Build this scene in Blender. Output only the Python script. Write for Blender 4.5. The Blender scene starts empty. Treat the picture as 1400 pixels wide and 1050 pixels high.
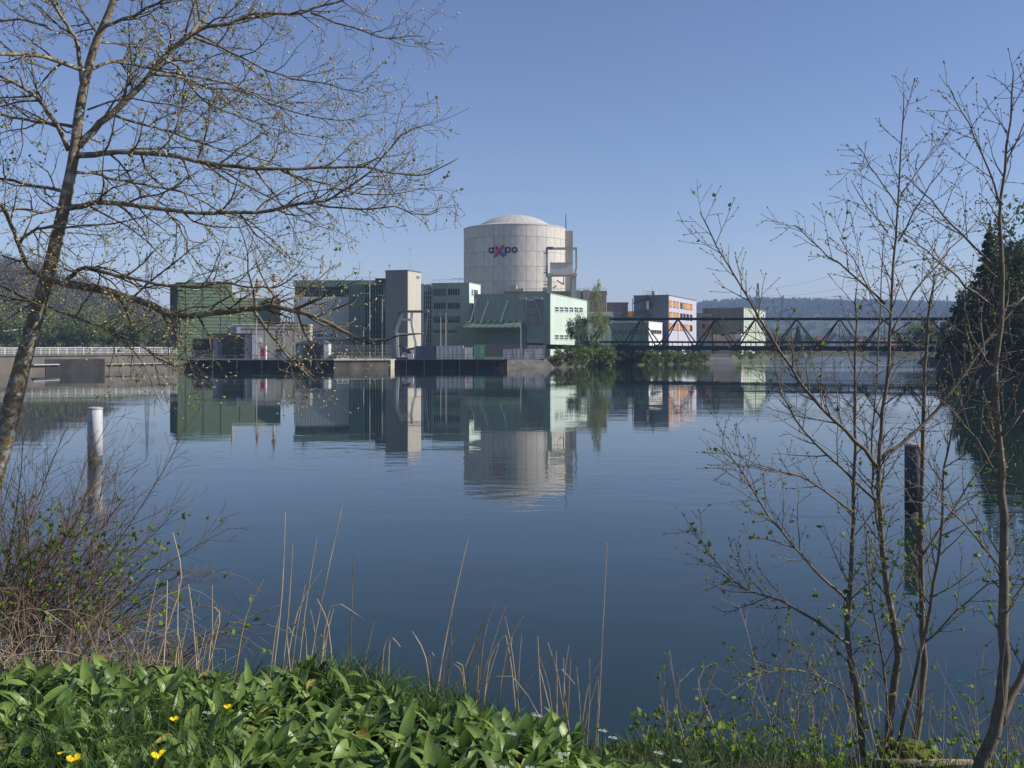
import bpy, math, random
import numpy as np
from mathutils import Vector, Matrix
from mathutils.geometry import tessellate_polygon

R = math.radians
F, YH, CH = 1361.0, 470.0, 6.0          # focal length and horizon of a 1400 px wide picture, eye height over the water
scene = bpy.context.scene
COL = scene.collection

# ------------------------------------------------------------------ camera, sky, sun, exposure
cam_d = bpy.data.cameras.new('camera'); cam = bpy.data.objects.new('camera', cam_d); COL.objects.link(cam)
cam.location = (0, 0, CH); cam.rotation_euler = (R(90), 0, 0)
cam_d.sensor_width = 36; cam_d.lens = F / 1400 * 36; cam_d.shift_y = -(525 - YH) / 1400
cam_d.clip_start = 0.1; cam_d.clip_end = 20000
scene.camera = cam

SUN_AZ, SUN_EL = R(4), R(33)            # from the right, a touch towards the viewer
sdir = Vector((math.cos(SUN_AZ) * math.cos(SUN_EL), -math.sin(SUN_AZ) * math.cos(SUN_EL), math.sin(SUN_EL)))
world = bpy.data.worlds.new('World'); scene.world = world; world.use_nodes = True
wn = world.node_tree; wn.nodes.clear()
sky = wn.nodes.new('ShaderNodeTexSky'); sky.sky_type = 'NISHITA'; sky.sun_disc = False
sky.sun_elevation = SUN_EL; sky.sun_rotation = math.atan2(sdir.x, sdir.y)
sky.altitude = 300; sky.air_density = 1.0; sky.dust_density = 0.15; sky.ozone_density = 3.5
bg = wn.nodes.new('ShaderNodeBackground'); bg.inputs[1].default_value = 0.088
wo = wn.nodes.new('ShaderNodeOutputWorld')
wb = wn.nodes.new('ShaderNodeMix'); wb.data_type = 'RGBA'; wb.blend_type = 'MULTIPLY'; wb.inputs[0].default_value = 1; wb.inputs[7].default_value = (1.02,.925,1.045,1)   # the photograph's white balance
wn.links.new(sky.outputs[0], wb.inputs[6]); wn.links.new(wb.outputs[2], bg.inputs[0]); wn.links.new(bg.outputs[0], wo.inputs[0])
sun_d = bpy.data.lights.new('sun', 'SUN'); sun = bpy.data.objects.new('sun', sun_d); COL.objects.link(sun)
sun_d.energy = 5.0; sun_d.angle = R(0.5); sun_d.color = (1.0, 0.93, 0.83)
sun.rotation_euler = (-sdir).to_track_quat('-Z', 'Y').to_euler()
vs = scene.view_settings
vs.view_transform = 'Standard'; vs.look = 'None'; vs.gamma = 1; vs.exposure = 0.36; vs.use_curve_mapping = False
scene.cycles.max_bounces = 6; scene.cycles.diffuse_bounces = 2; scene.cycles.glossy_bounces = 3
scene.cycles.transparent_max_bounces = 8; scene.cycles.volume_bounces = 0

# ------------------------------------------------------------------ helpers
def X(px, Y): return (px - 700) * Y / F
def Z(py, Y): return CH - (py - YH) * Y / F
def P(px, py, Y): return Vector((X(px, Y), Y, Z(py, Y)))

class MB:
    def __init__(s): s.v = []; s.f = []
    def add(s, vs_, fs):
        o = len(s.v); s.v += [tuple(p) for p in vs_]; s.f += [tuple(i + o for i in f) for f in fs]; return s
    def box(s, x0, x1, y0, y1, z0, z1):
        return s.add([(x0,y0,z0),(x1,y0,z0),(x1,y1,z0),(x0,y1,z0),(x0,y0,z1),(x1,y0,z1),(x1,y1,z1),(x0,y1,z1)],
                     [(0,3,2,1),(4,5,6,7),(0,1,5,4),(1,2,6,5),(2,3,7,6),(3,0,4,7)])
    def prism(s, poly, z0, z1):
        n = len(poly)
        s.add([(x,y,z0) for x,y in poly] + [(x,y,z1) for x,y in poly],
              [tuple(range(n))[::-1], tuple(range(n, 2*n))] + [(i,(i+1)%n,n+(i+1)%n,n+i) for i in range(n)]); return s
    def tube(s, pts, rad, sides=6, cap=True):
        pts = [Vector(p) for p in pts]; n = len(pts)
        if not hasattr(rad, '__len__'): rad = [rad]*n
        o = len(s.v); ref = None
        for i, p in enumerate(pts):
            t = (pts[min(i+1,n-1)] - pts[max(i-1,0)])
            if t.length < 1e-9: t = Vector((0,0,1))
            t.normalize()
            if ref is None:
                ref = Vector((0,0,1)) if abs(t.z) < .9 else Vector((1,0,0))
            a = t.cross(ref); 
            if a.length < 1e-6: a = t.orthogonal()
            a.normalize(); b = a.cross(t)
            ref = b
            for k in range(sides):
                w = 2*math.pi*k/sides
                s.v.append(tuple(p + (a*math.cos(w) + b*math.sin(w))*rad[i]))
        for i in range(n-1):
            for k in range(sides):
                k2 = (k+1) % sides
                s.f.append((o+i*sides+k, o+i*sides+k2, o+(i+1)*sides+k2, o+(i+1)*sides+k))
        if cap:
            s.f.append(tuple(o+k for k in range(sides))[::-1]); s.f.append(tuple(o+(n-1)*sides+k for k in range(sides)))
        return s
    def beam(s, a, b, w, h=None):
        """square bar between two points"""
        a = Vector(a); b = Vector(b); h = h or w; t = (b-a).normalized()
        up = Vector((0,0,1)) if abs(t.z) < .95 else Vector((0,1,0))
        x = t.cross(up).normalized()*w/2; y = x.cross(t).normalized()*h/2
        return s.add([a-x-y,a+x-y,a+x+y,a-x+y,b-x-y,b+x-y,b+x+y,b-x+y],
                     [(3,2,1,0),(4,5,6,7),(0,1,5,4),(1,2,6,5),(2,3,7,6),(3,0,4,7)])
    def lathe(s, prof, n=24, c=(0,0)):
        o = len(s.v)
        for r, z in prof:
            for k in range(n):
                w = 2*math.pi*k/n; s.v.append((c[0]+r*math.cos(w), c[1]+r*math.sin(w), z))
        for i in range(len(prof)-1):
            for k in range(n):
                k2 = (k+1)%n; s.f.append((o+i*n+k, o+i*n+k2, o+(i+1)*n+k2, o+(i+1)*n+k))
        s.f.append(tuple(o+(len(prof)-1)*n+k for k in range(n))); s.f.append(tuple(o+k for k in range(n))[::-1])
        return s
    def mesh(s, name, m, smooth=False):
        me = bpy.data.meshes.new(name); me.from_pydata(s.v, [], s.f)
        if smooth: me.polygons.foreach_set('use_smooth', [True]*len(me.polygons))
        me.materials.append(m); me.update(); return me
    def build(s, name, m, parent=None, smooth=False):
        return obj(name, s.mesh(name, m, smooth), parent)

def obj(name, me, parent=None):
    o = bpy.data.objects.new(name, me); COL.objects.link(o); o.parent = parent; return o
def tag(o, label=None, cat=None, group=None, kind=None):
    for k, v in (('label',label),('category',cat),('group',group),('kind',kind)):
        if v: o[k] = v
    return o
def thing(name, label, cat, loc=(0,0,0), rz=0, group=None):
    o = obj(name, None); o.location = loc; o.rotation_euler = (0,0,rz); o.empty_display_size = .5
    return tag(o, label, cat, group)
def copy_tree(o, parent=None):
    c = o.copy(); COL.objects.link(c); c.parent = parent
    for ch in o.children: copy_tree(ch, c)
    return c
def fast_mesh(name, verts, faces, m, smooth=False):
    """uniform faces from numpy arrays"""
    me = bpy.data.meshes.new(name); nf, k = faces.shape
    me.vertices.add(len(verts)); me.vertices.foreach_set('co', verts.astype(np.float32).ravel())
    me.loops.add(nf*k); me.loops.foreach_set('vertex_index', faces.astype(np.int32).ravel())
    me.polygons.add(nf); me.polygons.foreach_set('loop_start', np.arange(0, nf*k, k, dtype=np.int32))
    me.polygons.foreach_set('loop_total', np.full(nf, k, np.int32))
    if smooth: me.polygons.foreach_set('use_smooth', [True]*nf)
    me.update(calc_edges=True); me.validate(); me.materials.append(m); return me

# ------------------------------------------------------------------ materials
def mat(name, c, rough=.7, var=.18, scale=.6, metal=0, bump=0, bscale=None, streak=None, rnd=0, spec=.4, c2=None, detail=5, trans=0, island=0):
    m = bpy.data.materials.new(name); m.use_nodes = True; t = m.node_tree; N = t.nodes; L = t.links; N.clear()
    out = N.new('ShaderNodeOutputMaterial'); b = N.new('ShaderNodeBsdfPrincipled')
    b.inputs['Roughness'].default_value = rough; b.inputs['Metallic'].default_value = metal; b.inputs['Specular IOR Level'].default_value = spec
    tc = N.new('ShaderNodeTexCoord'); mp = N.new('ShaderNodeMapping')
    if streak: mp.inputs['Scale'].default_value = streak
    L.new(tc.outputs['Object'], mp.inputs[0])
    nz = N.new('ShaderNodeTexNoise'); nz.inputs['Scale'].default_value = scale; nz.inputs['Detail'].default_value = detail; nz.inputs['Roughness'].default_value = .62
    L.new(mp.outputs[0], nz.inputs[0])
    rp = N.new('ShaderNodeValToRGB'); rp.color_ramp.elements[0].position = .3; rp.color_ramp.elements[1].position = .72
    lo = tuple(x*(1-var) for x in c); hi = tuple(min(1, x*(1+var)) for x in c)
    if c2: lo, hi = c, c2
    rp.color_ramp.elements[0].color = (*lo, 1); rp.color_ramp.elements[1].color = (*hi, 1)
    L.new(nz.outputs[0], rp.inputs[0]); colo = rp.outputs[0]
    def vary(src, amt, colo):
        mr = N.new('ShaderNodeMapRange'); mr.inputs[3].default_value = 1-amt; mr.inputs[4].default_value = 1+amt
        L.new(src, mr.inputs[0]); hs = N.new('ShaderNodeHueSaturation'); L.new(mr.outputs[0], hs.inputs['Value']); L.new(colo, hs.inputs['Color'])
        mh = N.new('ShaderNodeMapRange'); mh.inputs[3].default_value = .5+.03*amt; mh.inputs[4].default_value = .5-.05*amt; L.new(src, mh.inputs[0]); L.new(mh.outputs[0], hs.inputs['Hue'])
        return hs.outputs[0]
    if rnd: colo = vary(N.new('ShaderNodeObjectInfo').outputs['Random'], rnd, colo)
    if island: colo = vary(N.new('ShaderNodeNewGeometry').outputs['Random Per Island'], island, colo)
    L.new(colo, b.inputs['Base Color'])
    if bump:
        n2 = N.new('ShaderNodeTexNoise'); n2.inputs['Scale'].default_value = bscale or scale*4; n2.inputs['Detail'].default_value = 4
        L.new(mp.outputs[0], n2.inputs[0]); bp = N.new('ShaderNodeBump'); bp.inputs['Strength'].default_value = 1; bp.inputs['Distance'].default_value = bump
        L.new(n2.outputs[0], bp.inputs['Height']); L.new(bp.outputs[0], b.inputs['Normal'])
    sh = b.outputs[0]
    if trans:
        tr = N.new('ShaderNodeBsdfTranslucent'); L.new(colo, tr.inputs[0]); mx = N.new('ShaderNodeMixShader'); mx.inputs[0].default_value = trans
        L.new(sh, mx.inputs[1]); L.new(tr.outputs[0], mx.inputs[2]); sh = mx.outputs[0]
    L.new(sh, out.inputs[0]); return m

M = {}
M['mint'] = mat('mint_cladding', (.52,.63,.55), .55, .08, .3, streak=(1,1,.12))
M['mint_front'] = mat('shaded_mint_cladding', (.29,.36,.275), .55, .12, .3, streak=(1,1,.12))  # mint cladding with the fronts' shade put into the colour; also the green roof band
M['green_clad'] = mat('leaf_green_cladding', (.125,.18,.105), .55, .10, .3, streak=(.3,.3,2))
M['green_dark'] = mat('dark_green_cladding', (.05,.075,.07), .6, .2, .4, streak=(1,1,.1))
M['teal'] = mat('teal_panel', (.14,.21,.165), .5, .12, .4, streak=(1,1,.2))
M['hall_grey'] = mat('pale_grey_green_cladding', (.66,.66,.58), .6, .08, .4, streak=(1,1,.1))
M['glass'] = mat('window_glass', (.02,.024,.026), .12, .3, .8, spec=.6, rnd=.5)
M['louvre'] = mat('dark_louvre', (.016,.018,.018), .5, .3, .8)
M['frame'] = mat('window_frame_paint', (.42,.48,.43), .5, .1)
M['blind'] = mat('blind_and_shade_green', (.12,.18,.13), .6, .12)
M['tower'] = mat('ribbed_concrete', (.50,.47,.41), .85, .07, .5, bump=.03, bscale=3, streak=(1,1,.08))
M['tower_front'] = mat('shaded_and_grey_concrete', (.25,.235,.215), .85, .10, .5, streak=(1,1,.1))  # tower front's shade put into the colour; elsewhere plain dark grey concrete
M['concrete'] = mat('pale_concrete', (.40,.37,.32), .85, .16, .35, bump=.03, streak=(1,1,.35))
M['concrete_brown'] = mat('brown_stained_concrete', (.25,.22,.19), .9, .2, .3, streak=(1,1,.25))
M['reactor'] = mat('reactor_panel', (.54,.51,.465), .7, .16, .5, rnd=.07, streak=(1,1,.18))
M['joint'] = mat('panel_joint', (.22,.215,.20), .9)
M['dome'] = mat('dome_concrete', (.47,.45,.42), .8, .08, .35, rnd=.04)
M['ink'] = mat('letter_navy', (.012,.014,.03), .5)
M['red'] = mat('petal_red', (.55,.02,.06), .5, .1)
M['crimson'] = mat('petal_crimson', (.42,.02,.09), .5, .1)
M['blue'] = mat('petal_blue', (.01,.09,.38), .5, .1)
M['yellow'] = mat('petal_yellow', (.75,.5,.02), .5, .1)
M['steel'] = mat('grey_painted_steel', (.40,.39,.35), .5, .12)
M['steel_dark'] = mat('dark_painted_steel', (.045,.055,.065), .5, .2)
M['steel_blue'] = mat('blue_grey_steel', (.11,.13,.155), .5, .2)
M['bridge'] = mat('bridge_paint', (.018,.024,.026), .55, .3, .8)
M['galv'] = mat('galvanised_rail', (.52,.53,.53), .45, .12, 2, metal=.2)
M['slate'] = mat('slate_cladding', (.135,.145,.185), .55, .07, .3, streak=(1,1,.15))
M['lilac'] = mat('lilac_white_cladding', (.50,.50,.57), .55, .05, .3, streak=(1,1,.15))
M['orange'] = mat('orange_sunblind', (.85,.36,.03), .7, .15, 1.5, rnd=.25)
M['maroon'] = mat('maroon_window', (.12,.03,.02), .4, .2)
M['beige'] = mat('beige_render', (.40,.36,.31), .85, .1, .4, streak=(1,1,.3))
M['olive'] = mat('olive_grey_cladding', (.145,.165,.125), .6, .1, .3, streak=(1,1,.1))
M['pale_mint'] = mat('pale_mint_cladding', (.46,.54,.43), .55, .06, .3, streak=(1,1,.1))
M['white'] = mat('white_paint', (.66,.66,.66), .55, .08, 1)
M['white_box'] = mat('weathered_white_steel', (.60,.57,.51), .6, .16, 1.2, streak=(1,1,.3))
M['box_green'] = mat('green_cabinet', (.20,.38,.22), .55, .1)
M['quay_dark'] = mat('near_black_quay', (.028,.028,.028), .8, .5, .5, bump=.04, streak=(1,1,.3))  # near-black base colour for the dark quay faces
M['quay'] = mat('quay_concrete', (.12,.11,.095), .9, .5, .5, bump=.04, streak=(.7,.7,.5))
M['weir'] = mat('weir_concrete', (.15,.135,.115), .9, .25, .4, bump=.04, streak=(1,1,.25))
M['roof'] = mat('grey_roof', (.20,.20,.195), .9, .15, .4)
M['roof_red'] = mat('red_tile_roof', (.17,.075,.055), .85, .2, .5)
M['redbuoy'] = mat('red_lifebuoy', (.5,.02,.03), .5)
M['redwhite'] = mat('stack_red', (.24,.11,.075), .6)
M['asphalt'] = mat('ground_meadow', (.07,.075,.05), .95, .3, .05, c2=(.05,.065,.025))
M['bankgrass'] = mat('bank_grass', (.05,.06,.02), .95, .3, 2, c2=(.06,.11,.025))
M['soil'] = mat('bank_soil', (.022,.018,.012), .95, .3, 9, c2=(.05,.045,.022), bump=.05, bscale=25)
M['leaf_mid'] = mat('leaf_mid_green', (.11,.155,.04), .7, .3, .2, island=.45, trans=.3)
M['leaf_pale'] = mat('leaf_fresh_green', (.17,.215,.055), .7, .3, .2, island=.4, trans=.35)
M['leaf_birch'] = mat('birch_leaf', (.25,.28,.085), .7, .3, .2, island=.35, trans=.4)
M['leaf_dark'] = mat('leaf_dark_green', (.034,.054,.018), .75, .3, .2, island=.5, trans=.2)
M['leaf_brown'] = mat('bare_twig_mass', (.125,.105,.06), .9, .3, .2, island=.4, trans=.1)
M['needle'] = mat('conifer_needles', (.022,.042,.022), .8, .3, .2, island=.5, trans=.1)
M['bark_far'] = mat('far_bark', (.06,.05,.04), .9, .3, 1)
M['birch'] = mat('birch_bark', (.30,.29,.27), .85, .4, 3)
M['bark'] = mat('lichened_bark', (.19,.155,.105), .9, .3, 12, bump=.006, bscale=60)
M['twig'] = mat('dark_twig', (.135,.108,.066), .85, .35, 20)
M['twig_right'] = mat('alder_bark', (.15,.125,.09), .8, .35, 18, bump=.002, bscale=90)
M['bud'] = mat('opening_bud', (.52,.49,.21), .7, .2, 5, island=.45, trans=.3)
M['bud_dark'] = mat('alder_bud', (.20,.16,.09), .7, .2, 5, island=.45, trans=.1)
M['leaflet'] = mat('young_leaf', (.17,.26,.045), .6, .2, 5, island=.35, trans=.45)
M['garlic'] = mat('garlic_leaf', (.155,.25,.058), .42, .2, 7, rnd=.38, trans=.36, spec=.5, bump=.002, bscale=40)
M['grass'] = mat('grass_blade', (.05,.105,.02), .6, .2, 3, island=.5, trans=.35)
M['straw'] = mat('dry_reed', (.42,.34,.22), .8, .2, 6, rnd=.25)
M['bramble'] = mat('bramble_stem', (.13,.09,.06), .8, .4, 6, island=.35)
M['dry'] = mat('dead_stem', (.27,.22,.155), .85, .3, 6, island=.35)
M['petal'] = mat('buttercup_petal', (.9,.68,.01), .4, .1, 20, trans=.2)
M['white_petal'] = mat('white_petal', (.75,.76,.72), .6, .05, 20, trans=.3)
M['moss'] = mat('moss', (.10,.11,.015), .95, .4, 20, bump=.02, bscale=60)
M['hill_far'] = mat('far_hill_wood', (.075,.072,.055), .95, .2, .004, c2=(.055,.065,.035))
M['hill_field'] = mat('far_hill_field', (.045,.062,.028), .95, .25, .008)

# bark with pale lichen patches and ochre lichen
def lichen(m, amount=.58, scale=14, oc=.66):
    t = m.node_tree; N = t.nodes; L = t.links; b = next(n for n in N if n.type == 'BSDF_PRINCIPLED')
    src = b.inputs['Base Color'].links[0].from_socket; tc = next(n for n in N if n.type == 'TEX_COORD')
    for col, s, thr in (((.30,.31,.28,1), scale, amount), ((.26,.17,.03,1), scale*.55, oc)):
        nz = N.new('ShaderNodeTexNoise'); nz.inputs['Scale'].default_value = s; nz.inputs['Detail'].default_value = 3
        L.new(tc.outputs['Object'], nz.inputs[0])
        mr = N.new('ShaderNodeMapRange'); mr.inputs[1].default_value = thr; mr.inputs[2].default_value = thr+.05; L.new(nz.outputs[0], mr.inputs[0])
        mx = N.new('ShaderNodeMix'); mx.data_type = 'RGBA'; L.new(mr.outputs[0], mx.inputs[0]); L.new(src, mx.inputs[6]); mx.inputs[7].default_value = col
        src = mx.outputs[2]
    L.new(src, b.inputs['Base Color'])
lichen(M['bark'], .53); lichen(M['twig'], .66, 20, .60); lichen(M['twig_right'], .64, 30, .78)

def water_material():
    m = bpy.data.materials.new('river_water'); m.use_nodes = True; t = m.node_tree; N = t.nodes; L = t.links
    b = N['Principled BSDF']; b.inputs['Base Color'].default_value = (.012,.028,.028,1); b.inputs['Roughness'].default_value = .015
    b.inputs['IOR'].default_value = 1.33
    g = N.new('ShaderNodeNewGeometry'); sep = N.new('ShaderNodeSeparateXYZ'); L.new(g.outputs['Position'], sep.inputs[0])
    def noise(sc, scale, detail):
        mp = N.new('ShaderNodeMapping'); mp.inputs['Scale'].default_value = sc; L.new(g.outputs['Position'], mp.inputs[0])
        n = N.new('ShaderNodeTexNoise'); n.inputs['Scale'].default_value = scale; n.inputs['Detail'].default_value = detail; L.new(mp.outputs[0], n.inputs[0]); return n.outputs[0]
    def math_(op, a, c):
        n = N.new('ShaderNodeMath'); n.operation = op
        for i, v in enumerate((a, c)):
            if isinstance(v, (int, float)): n.inputs[i].default_value = v
            else: L.new(v, n.inputs[i])
        return n.outputs[0]
    def ramp(v, a, c, lo, hi):
        n = N.new('ShaderNodeMapRange'); n.interpolation_type = 'SMOOTHSTEP'
        for i, x in ((1,a),(2,c),(3,lo),(4,hi)): n.inputs[i].default_value = x
        L.new(v, n.inputs[0]); return n.outputs[0]
    small = noise((.55, 1, 1), 1.1, 3); wide = noise((.35, 1, 1), .22, 2)
    patch = ramp(noise((.22, 1, 1), .035, 4), .42, .70, .12, 1.6)
    # a livelier current past the bridge, on the river's far right
    cur = ramp(math_('ADD', math_('MULTIPLY', sep.outputs[0], 1.0), math_('MULTIPLY', sep.outputs[1], .55)), 175, 275, 0, 1)
    amp = math_('MULTIPLY', patch, math_('ADD', math_('MULTIPLY', cur, 20.0), 1.0))
    h = math_('MULTIPLY', math_('ADD', math_('MULTIPLY', small, .011), math_('MULTIPLY', wide, .014)), amp)
    bp = N.new('ShaderNodeBump'); bp.inputs['Strength'].default_value = 1; bp.inputs['Distance'].default_value = 1
    L.new(h, bp.inputs['Height']); L.new(bp.outputs[0], b.inputs['Normal'])
    return m
M['water'] = water_material()

# ------------------------------------------------------------------ the setting: water, land, banks, hills
w = MB(); w.add([(-1500,-60,0),(1500,-60,0),(1500,900,0),(-1500,900,0)], [(0,1,2,3)])
tag(w.build('water', M['water']), kind='structure')

def land(name, shore, far, ztop, skirt, m, smooth=False):
    """a sheet at ztop: shore points (with a sloping skirt into the water) closed by far points"""
    mb = MB(); poly = [Vector((x,y,ztop)) for x,y in shore+far]
    mb.add(poly, [tuple(t) for t in tessellate_polygon([poly])])
    n = len(shore); low = []
    for i,(x,y) in enumerate(shore):
        a = Vector(shore[max(i-1,0)]); b = Vector(shore[min(i+1,n-1)]); t = (b-a).normalized()
        low.append((x+t.y*skirt, y-t.x*skirt, -1.2))
    mb.add([(x,y,ztop) for x,y in shore]+low, [(i,i+1,n+i+1,n+i) for i in range(n-1)])
    o = mb.build(name, m); me = o.data
    import bmesh
    bm = bmesh.new(); bm.from_mesh(me); bmesh.ops.remove_doubles(bm, verts=bm.verts, dist=.001)
    bmesh.ops.recalc_face_normals(bm, faces=bm.faces); bm.to_mesh(me); bm.free()
    return tag(o, kind='structure')
def S(px, Y): return (X(px,Y), Y)
ZG = 2.05
shoreL = [(-1400,150),(-300,150),S(-20,201.5),S(240,231),S(300,246),S(690,248),S(760,251),S(800,268),S(880,284),S(960,302),S(1000,330),S(1040,375),S(1078,430),S(1100,478),S(1110,515),
          (200,525),(330,540),(700,560),(1400,560)]
land('ground', shoreL, [(6500,7500),(-6500,7500),(-6500,150)], ZG, 2.2, M['asphalt'])
shoreR = [(1400,500),(420,470),(250,430),(190,405),(158,370),(124,300),(107,245),(97,205),(82,168),(75,140),(66,90),(52,50),(40,20),(40,-50)]
land('wooded_bank', shoreR, [(1400,-50)], 2.3, 3.0, M['soil'])

def ground_z(x, y):
    p = float(np.interp(x, [-6,-2.6,-1.6,-1.1,-.4,0,.55,.8,1.5,2.6,4], [3.98,4.09,4.2,4.2,4.08,4.06,3.95,3.92,3.78,3.57,3.35]))
    e = np.interp(x, [-6,-2.5,-1,.5,1.5,2.6,4], [6.8,6.3,5.7,5.2,5.6,6.0,6.2])
    s = max(0, y-e)
    z = p - .06*max(0, y-3) - (.28*s+.03*s*s)
    z += .04*math.sin(x*3.1+y*1.7) + .03*math.sin(x*7.3-y*5.1)
    return max(z, -1.5)
xs = np.concatenate([np.linspace(-60,-7,24), np.linspace(-6.6,6.6,67), np.linspace(7,60,24)]); ys = np.concatenate([np.linspace(-30,1,8), np.linspace(1.3,16,62)])
gv = np.array([(x,y,ground_z(x,y)) for y in ys for x in xs]); nx = len(xs)
gf = np.array([(j*nx+i, j*nx+i+1, (j+1)*nx+i+1, (j+1)*nx+i) for j in range(len(ys)-1) for i in range(nx-1)])
tag(obj('river_bank', fast_mesh('river_bank', gv, gf, M['soil'], True)), kind='structure')

# hills
rng = np.random.default_rng(5)
def vnoise(x, y, s):
    return (math.sin(x*s*1.3+y*s*.7+1.3)*.5 + math.sin(x*s*2.9-y*s*2.1+.4)*.27 + math.sin(x*s*5.3+y*s*4.7)*.15 + math.sin(x*s*11+y*s*9.1)*.08)
def far_h(x, y):
    px = 700 + x*F/y
    top = np.interp(px, [500,700,860,930,965,1040,1100,1200,1320,1500,1900], [466,460,446,428,419,415,416,418,420,420,424])
    zt = 6 + (470-top)*3200/F
    t = min(1, max(0, (y-1500)/1700)); t = t*t*(3-2*t)
    return ZG + max(0, zt-ZG-6)*t*(1+.10*vnoise(x,y,.004)*(1-t)*2) - .5
def grid_hill(name, fn, xr, yr, nx, ny, m):
    xs = np.linspace(*xr, nx); ys = np.linspace(*yr, ny)
    v = np.array([(x,y,fn(x,y)) for y in ys for x in xs])
    f = np.array([(j*nx+i, j*nx+i+1, (j+1)*nx+i+1, (j+1)*nx+i) for j in range(ny-1) for i in range(nx-1)])
    return tag(obj(name, fast_mesh(name, v, f, m, True)), kind='structure')
grid_hill('hill', far_h, (-1200,4200), (1500,4200), 110, 54, M['hill_field'])
def left_h(x, y):
    px = 700 + x*F/y
    top = np.interp(px, [-700,-300,-100,0,60,130,225,262,330], [300,320,345,366,374,400,436,452,469])
    zt = 6 + (470-top)*880/F
    t = min(1, max(0, (y-440)/440)); t = t**.9
    return ZG + max(0,zt-ZG)*t*(1+.08*vnoise(x,y,.01)) - .4
grid_hill('hillside', left_h, (-1500,-200), (440,1100), 70, 40, M['asphalt'])

# ------------------------------------------------------------------ foliage generators
def quads(cen, size, rg, flat=.0):
    n = len(cen)
    a = rg.normal(size=(n,3)); a /= np.linalg.norm(a,axis=1)[:,None]
    b = np.cross(a, rg.normal(size=(n,3))); b /= np.linalg.norm(b,axis=1)[:,None]
    s = size*(.6+.8*rg.random((n,1))); a = a*s; b = b*s*.55
    v = np.stack([cen-a, cen+b*.9-a*.1, cen+a, cen-b*.9+a*.1], 1).reshape(-1,3)
    return v, np.arange(4*n).reshape(n,4)
def crown(seed, n, leaf, R_, H_, z0, clumps=28, shape='round', hollow=.55):
    """leaf faces in clumps; radius R_, from z0 to z0+H_"""
    rg = np.random.default_rng(seed); c = []
    while len(c) < clumps:
        p = rg.uniform(-1,1,3); 
        if shape == 'round' and p@p <= 1: c.append(p*(.82,.82,.86))
        if shape == 'tall' and p[0]**2+p[1]**2 < (1-max(0,p[2])*.68)**2*.8: c.append(p)
        if shape == 'bush' and p@p <= 1 and p[2] > -.5: c.append(p)
    c = np.array(c); r = rg.uniform(.16,.34,clumps)
    k = rg.integers(0,clumps,n); d = rg.normal(size=(n,3)); d /= np.linalg.norm(d,axis=1)[:,None]
    q = c[k] + d*(r[k]*(hollow+(1-hollow)*rg.random(n)))[:,None]
    cen = q*np.array((R_,R_,H_/2)) + np.array((0,0,z0+H_/2))
    return quads(cen, leaf, rg)
def conifer(seed, H_, R_, leaf, n):
    rg = np.random.default_rng(seed); t = rg.random(n)**.75; lev = np.floor(t*16)/16 + rg.normal(0,.008,n)
    ph = np.floor(rg.random(n)*9)/9*2*np.pi + lev*40 + rg.normal(0,.16,n); rr = rg.random(n)**.6
    rad = R_*(1.02-lev)*rr*(.75+.35*np.sin(ph*3+lev*30)); z = H_*(.12+.86*lev) - rad*.22
    return quads(np.stack([rad*np.cos(ph), rad*np.sin(ph), z],1), leaf, rg)
CR = {}
def crown_mesh(key, m, maker, *a, **k):
    if key not in CR: CR[key] = fast_mesh(key, *maker(*a, **k), m)
    return CR[key]
def trunk_mesh(key, H_, r, m, limbs=7, seed=1):
    if key not in CR:
        rg = random.Random(seed); mb = MB()
        mb.tube([(0,0,-.6),(.05*r,0,H_*.3),(rg.uniform(-.3,.3),rg.uniform(-.3,.3),H_*.6),(0,0,H_*.93)], [r,r*.8,r*.5,r*.1], 7)
        for i in range(limbs):
            z = H_*rg.uniform(.3,.75); w = rg.uniform(0,6.28); l = H_*.28*rg.uniform(.6,1.1)
            mb.tube([(0,0,z),(math.cos(w)*l*.5,math.sin(w)*l*.5,z+l*.45),(math.cos(w)*l*.8,math.sin(w)*l*.8,z+l)], [r*.4,r*.22,r*.05], 5)
        CR[key] = mb.mesh(key, m)
    return CR[key]
def tree(name, label, cat, x, y, z, ck, tk, s=(1,1,1), rz=0, group=None):
    t = thing(name, label, cat, (x,y,z), rz, group); t.scale = s
    obj('trunk', CR[tk], t); obj('crown', CR[ck], t); return t
crown_mesh('crown_round_a', M['leaf_mid'], crown, 1, 2600, .38, 5.2, 11, 3.2, 34)
crown_mesh('crown_round_b', M['leaf_pale'], crown, 2, 2400, .36, 4.6, 10, 2.6, 30)
crown_mesh('crown_dark_a', M['leaf_dark'], crown, 3, 5200, .40, 6.5, 22, 3, 46)
crown_mesh('crown_dark_b', M['leaf_dark'], crown, 4, 4200, .36, 5.5, 16, 1.5, 40)
crown_mesh('crown_sparse', M['leaf_mid'], crown, 14, 2200, .34, 6.0, 22, 6, 40)
crown_mesh('crown_spruce', M['needle'], conifer, 6, 26, 5.2, .42, 6500)
crown_mesh('crown_small_spruce', M['needle'], conifer, 7, 14, 3.4, .5, 2000)
crown_mesh('crown_birch', M['leaf_birch'], crown, 8, 4200, .19, 3.3, 15.5, 4.5, 60, 'tall', .2)
crown_mesh('crown_birch_low', M['leaf_mid'], crown, 9, 2300, .20, 3.4, 8.5, 2.8, 30, 'round', .25)
for i, mm in enumerate(('leaf_mid','leaf_pale','leaf_brown')):
    crown_mesh('bush_%d' % i, M[mm], crown, 20+i, 1300, .17, 2.3, 3.6, -.5, 26, 'bush', .4)
trunk_mesh('trunk_round', 11, .28, M['bark_far'], 8, 2); trunk_mesh('trunk_tall', 22, .38, M['bark_far'], 10, 3)
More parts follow.
